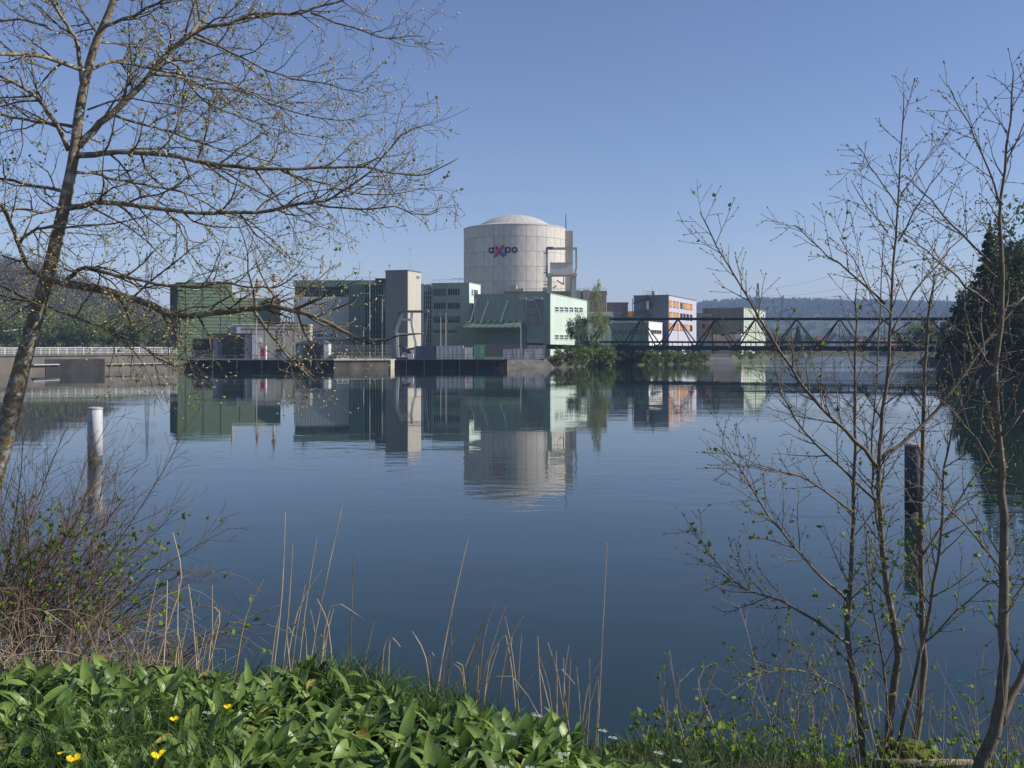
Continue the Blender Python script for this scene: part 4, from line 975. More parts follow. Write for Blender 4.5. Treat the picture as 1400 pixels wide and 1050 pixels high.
# trees beyond the river bend
for px,Y,top,ck,lab,hh in ((1091,560,443,'crown_small_spruce','small dark spruce seen through the bridge',14),(1106,560,455,'crown_round_b','bright green round tree beside the small spruce',13.6),(1120,575,462,'crown_round_b','low fresh green tree left of the white gable',13.6),
      (1056,600,452,'crown_round_a','mid green tree right of the olive hall',14.2),(1070,620,455,'crown_round_a','mid green tree beyond the far bank',14.2),(1232,560,452,'crown_round_a','mid green tree at the river bend',14.2),(1250,520,440,'crown_round_a','taller green tree at the river bend',14.2),(1268,470,432,'crown_round_a','green tree in front of the far hill near the wood',14.2)):
    s = (Z(top,Y)-ZG)/hh; tree('far_tree',lab,'tree',X(px,Y),Y,ZG,ck,'trunk_round',(s,s,s),tr.uniform(0,6),'trees beyond the river bend')
# front trees at the foot of the left hillside, each a tree
for i in range(22):
    px = -30+i*13+tr.uniform(-4,4); Y = 405+tr.uniform(-15,30); pale = i in (6,7,14)
    s = (tr.uniform(.9,1.35) if px < 200 else .8)
    tree('hillside_tree','fresh pale green tree at the foot of the left hillside' if pale else 'mid green spring tree at the foot of the left hillside','tree',X(px,Y),Y,ZG,'crown_round_b' if pale else 'crown_round_a','trunk_round',(s,s,s*tr.uniform(.9,1.15)),tr.uniform(0,6),'trees at the foot of the hillside')
for px,Y,s in ((386,420,.95),(394,425,1.05),(400,430,.9)): tree('far_tree','dark round tree in the gap beside the turbine hall','tree',X(px,Y),Y,ZG,'crown_dark_b','trunk_round',(s*.8,s*.8,s*.72),px,'trees in the gap between the halls')

def wood(name, spots, mats_, leaf, n, fn, seed):
    """a far wood: many rough crowns in one mass"""
    rg = np.random.default_rng(seed)
    for mi, m in enumerate(mats_):
        V = []; Fq = []; off = 0
        for j,(x,y,r,h) in enumerate(spots):
            if j % len(mats_) != mi: continue
            d = rg.normal(size=(n,3)); d /= np.linalg.norm(d,axis=1)[:,None]
            c = d*(.55+.45*rg.random((n,1)))*np.array((r,r,h/2)) + np.array((x,y,fn(x,y)+h*.5))
            v,fq = quads(c, leaf*r, rg); V.append(v); Fq.append(fq+off); off += len(v)
        tag(obj(name, fast_mesh(name, np.concatenate(V), np.concatenate(Fq), m)), 'spring woodland covering the slope', 'woodland', kind='stuff')
rg = np.random.default_rng(9); sp = []; sq = []
M['purple_wood'] = mat('bare_hillside_wood', (.09,.078,.05), .95, .3, .02, island=.45)
while len(sp)+len(sq) < 620:
    y = 445+ (rg.random()**1.2)*440; x = X(rg.uniform(-160,262),y)
    if left_h(x,y) > 2.5 or y < 470: (sp if y+rg.normal(0,50) < 590 else sq).append((x,y,rg.uniform(3,6.5),rg.uniform(7,14)))
wood('hillside_wood', sp, [M['leaf_mid'],M['leaf_brown'],M['leaf_pale'],M['leaf_brown'],M['leaf_dark']], .14, 170, left_h, 4)
wood('bare_hillside_wood', sq, [M['purple_wood'],M['leaf_brown'],M['purple_wood']], .13, 170, left_h, 5)
sp = []
while len(sp) < 2600:
    y = 2250+rg.random()**.7*1010; px = rg.uniform(850,1420); x = X(px,y)
    if far_h(x,y) > 30: sp.append((x,y,rg.uniform(7,12),rg.uniform(16,26)))
M['far_wood'] = mat('far_bare_wood', (.05,.045,.036), .95, .2, .01, island=.3)
M['far_wood2'] = mat('far_green_wood', (.045,.055,.03), .95, .2, .01, island=.3)
wood('far_wood', sp, [M['far_wood'],M['far_wood'],M['far_wood2']], .34, 34, far_h, 6)
sp = []
while len(sp) < 900:
    y = 900+rg.random()*1500; px = rg.uniform(880,1330); x = X(px,y)
    if vnoise(x,y,.006) > -.12: sp.append((x,y,rg.uniform(4,8),rg.uniform(8,13)))
wood('valley_wood', sp, [M['leaf_mid'],M['far_wood2']], .22, 60, lambda x,y: far_h(x,y) if y > 1500 else ZG, 8)

# ------------------------------------------------------------------ foreground: big tree, alders, brambles
def smooth(pts, k=3):
    """Catmull-Rom through points"""
    out = []; n = len(pts)
    for i in range(n-1):
        p0,p1,p2,p3 = pts[max(i-1,0)],pts[i],pts[i+1],pts[min(i+2,n-1)]
        for j in range(k):
            t = j/k; out.append(.5*((2*p1)+(p2-p0)*t+(2*p0-5*p1+4*p2-p3)*t*t+(3*p1-p0-3*p2+p3)*t**3))
    out.append(pts[-1]); return out
def trace(px_pts, Y0, Y1, r0, r1, k=3, wob=0, rg=None):
    n = len(px_pts); pts = []
    for i,(x,y) in enumerate(px_pts):
        Y = Y0+(Y1-Y0)*i/max(1,n-1); pts.append(P(x,y,Y))
    pts = smooth(pts,k); m = len(pts)
    if wob:
        for i in range(1,m-1): pts[i] = pts[i]+Vector((rg.uniform(-wob,wob),rg.uniform(-wob,wob),rg.uniform(-wob,wob)))
    return pts, [r0+(r1-r0)*(i/(m-1))**.85 for i in range(m)]
class Plant:
    def __init__(s, seed): s.r = random.Random(seed); s.tw = MB(); s.buds = []; s.leaves = []
    def seglen(s, pts): return sum((b-a).length for a,b in zip(pts[:-1],pts[1:]))
    def child(s, p, d, L_, r0, kink, up, nseg):
        pts = [p]; d = d.normalized()
        for i in range(nseg):
            d = (d + Vector((s.r.gauss(0,kink),s.r.gauss(0,kink),s.r.gauss(0,kink)+up))).normalized(); pts.append(pts[-1]+d*L_/nseg)
        return pts, [max(.0015,r0*(1-.75*i/nseg)) for i in range(nseg+1)]
    def spread(s, pts, rad, spacing, lens, ang, lvl, cfg, t0=.1):
        """side shoots along a limb"""
        L_ = s.seglen(pts); n = max(1,int(L_/spacing)); m = len(pts)-1; az = s.r.uniform(0,6.28)
        for i in range(n):
            t = t0+(1-t0)*(i+s.r.uniform(.1,.9))/n; q = t*m; a = min(int(q),m-1); fr = q-a
            p = pts[a].lerp(pts[a+1],fr); tan = (pts[a+1]-pts[a]).normalized(); az += 2.4+s.r.gauss(0,.5)
            perp = tan.orthogonal().normalized(); perp = Matrix.Rotation(az,3,tan) @ perp
            an = R(s.r.uniform(*ang)); d = tan*math.cos(an)+perp*math.sin(an); d.y *= cfg.get('flat',.75)
            l = s.r.uniform(*lens)*(1.15-.6*t); rp = rad[a]+(rad[a+1]-rad[a])*fr
            if cfg.get('ok') and not cfg['ok'](p+d*l): continue
            r0 = min(rp*.6, cfg['rmax'][lvl]); nseg = 5 if l > .5 else 4 if l > .18 else 2
            cp,cr = s.child(p,d,l,max(r0,.0014),cfg['kink'],cfg['up'],nseg)
            s.tw.tube(cp,cr,4 if l < .6 else 5,False)
            if lvl+1 < cfg['levels']: s.spread(cp,cr,cfg['spacing'][lvl+1],cfg['lens'][lvl+1],cfg['ang'],lvl+1,cfg)
            if l < cfg['budmax']:
                s.buds.append((cp[-1],(cp[-1]-cp[-2]).normalized()))
                for b in cp[1:-1]:
                    if s.r.random() < cfg['budp']: s.buds.append((b,(d+Vector((s.r.gauss(0,.6),s.r.gauss(0,.6),s.r.gauss(.3,.4)))).normalized()))
            elif s.r.random() < .7: s.buds.append((cp[-1],(cp[-1]-cp[-2]).normalized()))
    def bud_mesh(s, name, m, l0, l1, wr, parent, keep=1.0, kind='stuff'):
        V = []; Fc = []
        for p,d in s.buds:
            if s.r.random() > keep: continue
            l = s.r.uniform(l0,l1); w_ = l*wr; a = d.orthogonal().normalized(); b = d.cross(a); o = len(V); mid = p+d*l*.42
            V += [p,mid+a*w_,mid+b*w_,mid-a*w_,mid-b*w_,p+d*l]
            for k in range(4): Fc += [(o,o+1+(k+1)%4,o+1+k),(o+5,o+1+k,o+1+(k+1)%4)]
        o = obj(name, fast_mesh(name, np.array([tuple(v) for v in V]), np.array(Fc), m), parent); o['kind'] = kind; return o
    def leaf_mesh(s, name, spots, m, l0, l1, parent):
        """small folded leaves in tufts at the given points"""
        V = []; Fc = []
        for p,d in spots:
            for k in range(s.r.randint(2,4)):
                e = (d+Vector((s.r.gauss(0,.7),s.r.gauss(0,.7),s.r.gauss(.2,.5)))).normalized(); l = s.r.uniform(l0,l1); sd = e.cross(Vector((s.r.gauss(0,1),s.r.gauss(0,1),1))).normalized()*l*.34; up = sd.cross(e).normalized()*l*.12; o = len(V)
                V += [p,p+e*l*.4+sd+up,p+e*l*.45,p+e*l*.4-sd+up,p+e*l]; Fc += [(o,o+1,o+2),(o,o+2,o+3),(o+1,o+4,o+2),(o+2,o+4,o+3)]
        o = obj(name, fast_mesh(name, np.array([tuple(v) for v in V]), np.array(Fc), m), parent); o['kind'] = 'stuff'; return o

# --- the big tree on the left
T = Plant(21); TY = 9.0
base = P(-98,1080,TY); base.z = ground_z(base.x,base.y)-.15
bt = thing('budding_tree', 'large budding tree with lichened leaning trunk and wide bare branches', 'tree', (0,0,0))
tp, trd = trace([(-112,1100),(-80,930),(-48,800),(-18,690),(3,610),(20,540),(41,460),(62,390),(79,320),(92,262),(102,206),(109,150),(119,100),(132,56),(150,15),(166,-40),(178,-110),(185,-190)],TY,TY,.155,.018,3)
tp[0] = base.copy(); pxm = TY/F
for i,p in enumerate(tp):
    py = YH-(p.z-CH)*F/TY
    trd[i] = float(np.interp(py,[-190,0,55,110,200,260,360,450,547,700,900,1100],[4,9,10.5,12.5,14,16,18.5,21,25,29,35,46]))*pxm/2
    if i: trd[i] *= 1+T.r.uniform(-.04,.04)
tk = MB().tube(tp,trd,14).build('trunk', M['bark'], bt, True)
limbs = [ # traced limb, width px at start and end, depth change
 ([(108,200),(128,178),(160,148),(195,115),(222,80),(260,48),(282,36),(313,32),(343,19),(400,18),(443,7),(490,-8)],11,2.5,.2),
 ([(260,48),(275,28),(290,8),(300,-15),(318,-60)],6,2,.5),
 ([(425,18),(477,37),(533,53),(560,48),(582,51)],3.2,1,.0),
 ([(112,112),(106,66),(97,43),(83,20),(70,-5),(52,-50)],7,2.5,-.5),
 ([(94,206),(77,171),(57,140),(34,120),(0,103),(-60,80)],7,3,-.6),
 ([(99,173),(49,166),(0,156),(-60,140)],5,2.5,.8),
 ([(119,98),(60,77),(0,73),(-60,70)],7,4,-.9),
 ([(119,98),(150,84),(183,88),(257,103),(314,114),(360,134),(400,141),(445,140)],5,1.2,.9),
 ([(103,214),(130,211),(163,208),(229,211),(286,223),(350,231),(433,230),(500,229),(545,238),(585,238),(627,216)],9.5,1.2,-.3),
 ([(383,232),(430,247),(480,262),(530,266),(575,258),(612,262)],3.5,1,.2),
 ([(99,238),(125,235),(149,243),(229,257),(270,272),(310,295),(350,300)],5,1.6,.6),
 ([(95,284),(110,282),(137,277),(186,281),(257,290),(350,290),(400,280),(433,277),(467,263),(507,233),(547,187),(580,172)],9,1.2,-.6),
 ([(433,279),(487,287),(540,283),(575,294),(602,288)],3.2,1,-.5),
 ([(92,262),(49,254),(0,244),(-60,235)],5.5,3,.4),
 ([(64,382),(88,387),(149,400),(203,416),(240,433),(300,427),(346,422),(371,418),(400,424),(433,435),(467,451),(493,463),(519,465),(544,460),(579,456)],13,1.6,-1.2),
 ([(346,422),(371,458),(397,491),(419,511),(432,524)],5,1.3,-1.0),
 ([(91,386),(100,375),(117,367),(160,376),(213,388),(267,393),(300,387),(346,392),(380,391),(407,374)],7,1.5,-.7),
 ([(64,381),(40,365),(25,336),(16,307),(2,280),(-20,262)],7,3,-.7),
 ([(27,331),(48,313),(72,311),(133,308),(181,301),(208,290)],4.5,1.2,-1.0),
 ([(66,420),(107,435),(149,451),(192,472),(221,493),(240,501),(277,491)],4.5,1.2,-.9),
 ([(56,413),(35,411),(0,403),(-50,390)],5,3,.3),
 ([(157,158),(211,174),(257,190),(314,206),(372,222),(420,250)],4,1.2,.4),
 ([(206,101),(249,106),(286,120),(333,124),(383,147),(433,160),(473,164),(510,155)],4.5,1.1,.5),
 ([(262,50),(300,64),(353,90),(400,107),(450,116),(500,128)],4.2,1.1,-.5),
 ([(222,80),(246,93),(262,120),(290,145),(330,160),(380,176),(430,186),(462,184)],4,1.1,.8),
 ([(134,56),(170,62),(223,71),(270,84)],3.6,1.2,1),
 ([(70,40),(40,28),(0,28),(-40,30)],4,2,.6),
 ([(136,50),(118,24),(105,0),(90,-30)],4,2,.8),
 ([(143,36),(185,20),(230,-5),(270,-40)],5,2.5,-.8),
 ([(157,0),(200,-30),(260,-70),(340,-100)],6,2.5,.4),
 ([(88,282),(55,290),(20,285),(-30,300)],5,2.5,-.6),
 ([(48,440),(20,452),(-20,450)],4,2,-.5),
 ([(310,288),(345,305),(372,328),(398,352),(420,362)],2.6,1,.2),
 ([(230,290),(250,318),(262,350),(290,372)],3,1.2,-.4),
 ([(290,225),(330,250),(370,270),(410,300),(440,310)],3,1,-.2),
 ([(80,320),(110,318),(140,322),(166,307)],2.6,1.0,.7),
 ([(120,150),(165,135),(215,140),(255,150),(300,172)],3,1.1,-.8),
]
cfg = dict(levels=3, rmax=[.011,.006,.0036], spacing=[0,.115,.085], lens=[0,(.16,.42),(.05,.16)], ang=(28,68), kink=.2, up=.05, budmax=.30, budp=.36, flat=.8,
           ok=lambda q: Z(0,9)+1.0 > q.z and (700+q.x*F/q.y) < 635 and not ((700+q.x*F/q.y) > 520 and CH-(q.z-CH)*0 and (470-(q.z-CH)*F/q.y) > 320))
for pts,w0,w1,dy in limbs:
    lp,lr = trace(pts,TY,TY+dy,w0*pxm/2,w1*pxm/2,3,.008,T.r)
    MB().tube(lp,lr,7).build('branch', M['bark'], bt, True)
    lng = T.seglen(lp)
    T.spread(lp,lr,.115,(.28*min(1,lng/2)+.18,.45*min(1.2,lng/2)+.4),(25,62),0,cfg,.12)
o = T.tw.build('twigs', M['twig'], bt); o['kind'] = 'stuff'
T.bud_mesh('buds', M['bud'], .018, .042, .21, bt, .85)
T.leaf_mesh('young_leaves', [b for b in T.buds if T.r.random() < (.16 if b[0].z > 7.6 and b[0].x < -2.2 else .03)], M['leaflet'], .02, .042, bt)

# --- alder shoots on the right
def alder(name, label, seed, Y, stems, spacing, leafp, cfgx):
    A_ = Plant(seed); t = thing(name, label, 'tree', (0,0,0), 0, 'young alders on the near bank')
    for pts,w0,w1,dy,sp_ in stems:
        lp,lr = trace(pts,Y,Y+dy,w0*Y/F/2*.88,w1*Y/F/2,3,.008,A_.r)
        if pts[0][1] > 990:
            gz = ground_z(lp[0].x,lp[0].y)-.08; lp[0].z = gz
        MB().tube(lp,lr,8).build('stem' if pts[0][1] > 990 else 'branch', M['twig_right'], t, True)
        if sp_: A_.spread(lp,lr,spacing*sp_,(.16,.55),(28,55),0,cfgx,.22)
    o = A_.tw.build('twigs', M['twig_right'], t); o['kind'] = 'stuff'
    A_.bud_mesh('buds', M['bud_dark'], .012, .025, .27, t, 1.0)
    A_.leaf_mesh('young_leaves', [b for b in A_.buds if A_.r.random() < leafp(b[0])], M['leaflet'], .022, .045, t)
    return A_
def py_of(p): return 470-(p.z-CH)*F/p.y
cfa = dict(levels=2, rmax=[.0055,.003], spacing=[0,.075], lens=[0,(.04,.2)], ang=(30,60), kink=.09, up=.05, budmax=.6, budp=.75, flat=.7)
lf = lambda p: max(0,min(.34,(py_of(p)-640)/650))+.02
alder('alder_tree','slender multi stemmed alder with pale bark and tiny buds',31,7.0,[
 ([(1212,1052),(1217,980),(1226,900),(1222,850),(1208,780),(1203,700),(1201,640),(1208,560),(1217,460),(1222,360),(1230,250),(1236,130)],15,1.6,0,1),
 ([(1180,1046),(1174,970),(1161,900),(1159,830),(1166,747),(1168,640),(1169,560),(1170,470),(1171,395)],12,2,.1,1.1),
 ([(1248,1040),(1262,940),(1260,830),(1260,700),(1263,560),(1266,480),(1272,410),(1280,370)],13,2,.3,1.1),
 ([(1222,1050),(1247,940),(1272,830),(1285,740),(1292,640),(1310,560),(1350,480)],8,1.5,-.3,1.2),
 ([(1201,640),(1170,602),(1123,560),(1080,500),(1036,432),(995,365),(957,290)],7.5,1.4,-.5,.8),
 ([(1203,690),(1150,640),(1098,588),(1070,540),(1060,500)],5,1.4,.5,1),
 ([(1202,630),(1240,600),(1282,560),(1325,500),(1364,447),(1402,404)],6.5,3,.3,1.2),
 ([(1210,416),(1160,372),(1120,338),(1085,308)],4,1.2,.3,.8),
 ([(1228,283),(1200,240),(1173,201)],2.6,1,-.2,1),([(1214,318),(1188,285),(1164,247)],2.6,1,.2,1),
 ([(1232,265),(1258,230),(1278,199)],2.6,1,.2,1),([(1228,330),(1262,270),(1292,222)],3,1,-.2,1),
 ([(1219,430),(1190,400),(1165,352),(1148,325)],2.6,1,-.3,1),([(1217,460),(1250,400),(1300,340),(1340,300)],3.4,1.2,.3,1),
 ([(1204,740),(1195,690),(1192,620),(1196,540),(1203,430),(1209,310)],5,1.4,.6,1),
 ([(1159,822),(1120,785),(1082,742),(1040,690),(1012,640),(986,612)],5,1.2,-.4,.7),
 ([(1160,880),(1096,836),(1050,815),(1017,803),(980,770),(944,716)],5,1.2,.4,.7),
 ([(1166,700),(1130,672),(1090,650),(1050,640),(1000,618)],4,1.1,-.2,.8),
 ([(1168,960),(1130,930),(1080,915),(1020,930),(960,980)],3.4,1.2,-.5,.8),
 ([(1215,1000),(1205,900),(1190,800),(1180,700)],4,1.2,-.6,1.2),
 ([(1262,880),(1310,835),(1350,800),(1390,790)],3.4,1.2,-.2,1),
 ([(1260,760),(1300,700),(1340,640),(1400,560)],4,1.4,.2,1),
],.1,lf,cfa)
alder('alder_tree','thicker forked alder leaning out at the right frame edge',37,6.0,[
 ([(1332,1056),(1360,1000),(1372,930),(1371,830),(1373,740),(1368,640),(1362,560),(1364,470),(1371,380),(1368,300),(1378,200),(1386,98)],22,2,0,1),
 ([(1366,988),(1395,930),(1430,850),(1480,700)],15,6,.2,1.5),
 ([(1366,370),(1330,335),(1291,296),(1262,262),(1236,239)],4.5,1.3,.2,.8),
 ([(1361,422),(1320,390),(1288,362),(1258,335),(1235,318)],4,1.3,-.3,.8),
 ([(1371,280),(1351,233),(1325,170),(1300,124)],3.6,1.2,-.2,.9),([(1374,230),(1395,180),(1420,140)],3,1.2,0,1),
 ([(1366,600),(1400,560),(1440,520)],5,2,-.2,1),([(1371,780),(1330,730),(1290,690),(1250,660)],4,1.2,-.3,1),([(1371,850),(1400,800),(1440,760)],4,2,.1,1),
 ([(1364,520),(1340,480),(1322,440),(1318,400)],3.4,1.2,.2,1),([(1368,660),(1335,600),(1310,570),(1280,540)],3.6,1.2,-.3,1),
],.105,lf,cfa)

# --- low stems, twiggy undergrowth at the alder foot
U = Plant(41); us = thing('undergrowth_shrub', 'thin leafy saplings and dead stems at the foot of the alders', 'shrub', (0,0,0))
for i in range(120):
    px = U.r.uniform(900,1430); Y = U.r.uniform(6.0,7.6); x = X(px,Y); z = ground_z(x,Y)-.03; h = U.r.uniform(.25,1.25)*(.55 if px < 1050 else 1)
    d = Vector((U.r.gauss(0,.18),U.r.gauss(0,.15),1)); cp,cr = U.child(Vector((x,Y,z)),d,h,U.r.uniform(.0025,.005),.09,.02,6)
    U.tw.tube(cp,cr,4,False)
    if U.r.random() < .6: U.spread(cp,cr,.13,(.06,.28),(30,60),1,dict(levels=2,rmax=[.003,.0024],spacing=[0,.1],lens=[0,(.05,.15)],ang=(30,60),kink=.1,up=.05,budmax=.4,budp=.5,flat=.8),.25)
o = U.tw.build('stems', M['dry'], us); o['kind'] = 'stuff'
U.leaf_mesh('leaves', [b for b in U.buds if U.r.random() < .4], M['leaflet'], .02, .045, us)
low = []
for i in range(430):
    px = U.r.uniform(860,1430); Y = U.r.uniform(5.3,7.4); x = X(px,Y); low.append((Vector((x,Y,ground_z(x,Y)+U.r.uniform(.0,.22))),Vector((0,-.2,1))))
U.leaf_mesh('ground_leaves', low, M['leaflet'], .025, .055, us)
ms = thing('mossy_stump', 'moss covered root stump at the foot of the alder', 'stump', (X(1245,6.8),6.8,ground_z(X(1245,6.8),6.8)))
rs = random.Random(4); mv = MB().lathe([(.24,-.1),(.21,.03),(.17,.11),(.1,.17),(.03,.19)],14); mv.v = [(x*(1+rs.uniform(-.18,.18)),y*(1+rs.uniform(-.18,.18)),z) for x,y,z in mv.v]; mv.build('stump', M['moss'], ms, True)
lg = MB().tube([(X(1160,6.6),6.6,ground_z(X(1160,6.6),6.6)+.02),(X(1250,6.5),6.5,ground_z(X(1250,6.5),6.5)+.06),(X(1330,6.5),6.5,ground_z(X(1330,6.5),6.5)+.03)],[.03,.035,.02],7)
tag(lg.build('fallen_branch', M['bark'], None, True), 'dead branch lying on the ground across the alder foot', 'branch')

# --- bramble thicket on the left
Bm = Plant(51); bk = thing('bramble_thicket', 'tangled bramble and dead stem thicket below the big tree', 'shrub', (0,0,0))
dead = MB(); spots = []
for i in range(210):                      # arching canes
    px = Bm.r.uniform(-90,225); Y = Bm.r.uniform(7.6,10.2); x = X(px,Y); z = ground_z(x,Y)-.05
    h = Bm.r.uniform(.6,1.8)*(1.0 if px < 120 else .62); lean = Vector((Bm.r.uniform(-.6,1.0),Bm.r.uniform(-.5,.5),0)); n = 8; pts = []
    for k in range(n+1):
        t = k/n; pts.append(Vector((x,Y,z))+lean*t*h*1.1+Vector((0,0,h*(1.9*t-1.45*t*t)))+Vector((Bm.r.gauss(0,.02),Bm.r.gauss(0,.02),Bm.r.gauss(0,.015))))
    r0 = Bm.r.uniform(.003,.0075); rad = [r0*(1-.7*k/n) for k in range(n+1)]
    (Bm.tw if Bm.r.random() < .6 else dead).tube(pts,rad,4,False)
    if Bm.r.random() < .55:
        Bm.spread(pts,rad,.14,(.1,.4),(25,70),1,dict(levels=2,rmax=[.003,.0028],spacing=[0,.1],lens=[0,(.05,.15)],ang=(30,60),kink=.14,up=.02,budmax=.5,budp=.3,flat=.9),.2)
for i in range(44):                       # ascending shrub shoots reaching over the water
    px = Bm.r.uniform(-70,110); Y = Bm.r.uniform(8.2,9.8); x = X(px,Y); z = ground_z(x,Y)
    d = Vector((Bm.r.uniform(-.1,1.05),Bm.r.uniform(-.2,.3),Bm.r.uniform(.75,1.4))); L_ = Bm.r.uniform(1.3,2.7)
    cp,cr = Bm.child(Vector((x,Y,z)),d,L_,Bm.r.uniform(.007,.013),.07,-.015,8); Bm.tw.tube(cp,cr,5,False)
    Bm.spread(cp,cr,.12,(.25,.75),(22,48),0,dict(levels=2,rmax=[.005,.003],spacing=[0,.12],lens=[0,(.08,.3)],ang=(22,50),kink=.07,up=.02,budmax=.4,budp=.25,flat=.8),.25)
o = Bm.tw.build('stems', M['bramble'], bk); o['kind'] = 'stuff'
for i in range(380):
    px = Bm.r.uniform(-60,240); Y = Bm.r.uniform(6.9,9.5); x = X(px,Y); z = ground_z(x,Y)-.02
    d = Vector((Bm.r.gauss(0,.6),Bm.r.gauss(0,.4),1)); cp,cr = Bm.child(Vector((x,Y,z)),d,Bm.r.uniform(.25,.9),.0035,.22,-.12,7); dead.tube(cp,cr,4,False)
o = dead.build('dead_stems', M['dry'], bk); o['kind'] = 'stuff'
Bm.leaf_mesh('leaves', [b for b in Bm.buds if b[0].z < 4.45 and Bm.r.random() < .2], M['leaflet'], .03, .065, bk)

# ------------------------------------------------------------------ reeds, wild garlic, grass, flowers
reeds = [((372,905),(390,700)),((384,905),(400,745)),((396,905),(417,800)),((406,905),(433,735)),((420,905),(440,820),(468,690)),((478,905),(483,760)),((494,905),(511,850)),((438,905),(456,832)),((446,905),(450,850)),
 ((592,940),(612,860),(640,735)),((606,940),(618,815)),((626,945),(650,880),(668,850)),((640,948),(690,830)),((655,945),(682,880)),((610,940),(652,872)),((598,942),(606,890)),((742,975),(735,870)),((756,970),(760,890)),((690,930),(700,872)),((760,960),(700,925),(640,950)),
 ((774,990),(780,900)),((790,995),(788,912)),((801,998),(806,900)),((816,1004),(822,900),(830,742)),((770,988),(775,932)),((782,995),(770,900)),((795,998),(818,925)),((812,985),(818,930)),((690,990),(720,935),(745,905)),((765,985),(738,915)),
 ((205,925),(228,860),(248,790),(236,728)),((232,912),(290,870),(381,828)),((290,910),(290,800)),((276,915),(300,850),(292,830)),((262,915),(282,860)),((243,915),(256,850)),((312,905),(340,870)),((190,915),(215,790)),((912,1062),(912,957)),((248,915),(242,860)),
 ((1040,1050),(1030,960),(1010,900)),((1075,1045),(1072,920))]
rq = random.Random(77)
for cx_,cy_,n_r in ((400,905,9),(450,905,6),(620,945,11),(665,950,6),(790,996,8),(250,915,8),(735,970,6),(300,905,5),(520,910,4)):
    for i in range(int(n_r*.65)):
        bx_ = cx_+rq.uniform(-32,32); l_ = rq.uniform(35,130); tx = bx_+rq.uniform(-.28,.4)*l_
        reeds.append(((bx_,cy_+rq.uniform(-6,8)),(bx_+(tx-bx_)*.4,cy_-l_*.55),(tx+rq.uniform(-8,8),cy_-l_)) if rq.random() < .82 else ((bx_,cy_),(bx_+(tx-bx_)*.5,cy_-l_*.8),(tx+rq.choice((-1,1))*l_*.3,cy_-l_*.62)))
cl = lambda x: ('beside the bramble thicket' if x < 360 else 'in the reed tuft behind the garlic crest' if x < 540 else 'in the middle reed tuft over the water' if x < 730 else 'in the reed tuft at the end of the garlic' if x < 860 else 'near the alder foot')
rr = random.Random(8)
for pts in reeds:
    Y = 6.25+rr.uniform(-.25,.35); q = [P(x,y,Y) for x,y in pts]; q[0].z = min(q[0].z, ground_z(q[0].x,Y)-.03)
    if len(q) == 2: q.insert(1,q[0].lerp(q[1],.5)+Vector((rr.uniform(-.02,.02),0,0)))
    q = smooth(q,3); tag(MB().tube(q,[.0056*(1-.5*i/(len(q)-1)) for i in range(len(q))],5).build('reed_stalk', M['straw']), 'thin dry pale reed stalk '+cl(pts[0][0]), 'reed', 'dry reed stalks '+cl(pts[0][0]))

def garlic_leaf(seed):
    g_ = random.Random(seed); L_ = .265*g_.uniform(.85,1.2); W_ = .027*g_.uniform(.85,1.2); n = 8; el = R(g_.uniform(62,84)); bend = R(g_.uniform(45,120)); tw = g_.uniform(-.5,.5)
    pts = [Vector((0,0,0))]; v = []; 
    for i in range(n): e = el-bend*((i+.5)/n)**1.5; pts.append(pts[-1]+Vector((math.cos(e)*L_/n,0,math.sin(e)*L_/n)))
    for i,p in enumerate(pts):
        t = i/n; w_ = W_*(.10 if t < .15 else max(.02,math.sin(math.pi*min(1,(t-.12)/.88)**.8)**1.05)); a = tw*t
        sd = Vector((0,math.cos(a),math.sin(a))); fold = .35*w_*(1-.5*t)
        v += [p-sd*w_+Vector((0,0,fold)), p-sd*w_*.5+Vector((0,0,fold*.25)), p, p+sd*w_*.5+Vector((0,0,fold*.25)), p+sd*w_+Vector((0,0,fold))]
    mb = MB().add(v,[(i*5+k,i*5+k+1,(i+1)*5+k+1,(i+1)*5+k) for i in range(n) for k in range(4)]); return mb.mesh('leaf', M['garlic'], True)
gl = [garlic_leaf(100+i) for i in range(14)]
M['garlic_old'] = mat('yellowing_garlic_leaf', (.36,.33,.09), .6, .35, 12, rnd=.2, trans=.25)
gl_old = []
for me_ in gl[:4]:
    c_ = me_.copy(); c_.materials[0] = M['garlic_old']; gl_old.append(c_)
def edge(x): return float(np.interp(x,[-6,-2.6,-1.5,-1.0,0,.9,1.3],[6.2,5.9,5.75,5.6,5.15,4.98,4.8]))
pts = []; tries = 0
while len(pts) < 300 and tries < 9000:
    tries += 1; y = 3.45+rr.random()*2.5; x = X(rr.uniform(-30,985),y)
    if y > edge(x): continue
    px = 700+x*F/y
    if px < 250 and y < 4.7 and rr.random() < .72: continue       # the grassy corner
    if any((x-a)**2+(y-b)**2 < .115**2 for a,b in pts): continue
    pts.append((x,y))
for x,y in pts:
    px = 700+x*F/y
    where = 'at the crest over the water' if y > edge(x)-.45 else 'in the dense middle of the near bank' if y > 4.4 else 'along the bottom frame edge'
    t = thing('wild_garlic','broad leaved wild garlic plant '+where,'plant',(x,y,ground_z(x,y)-.015),rr.uniform(0,6.28),'wild garlic plants '+where)
    sc = rr.uniform(.68,1.08); t.scale = (sc,sc,sc); n = rr.randint(9,13)
    for k in range(n):
        o = obj('leaf', rr.choice(gl_old if rr.random() < .025 else gl), t); o.rotation_euler = (rr.uniform(-.35,.35),rr.uniform(-.35,.4),k*2.4+rr.uniform(-.4,.4)); f_ = rr.uniform(.7,1.1); o.scale = (f_,f_*rr.uniform(.9,1.25),f_)
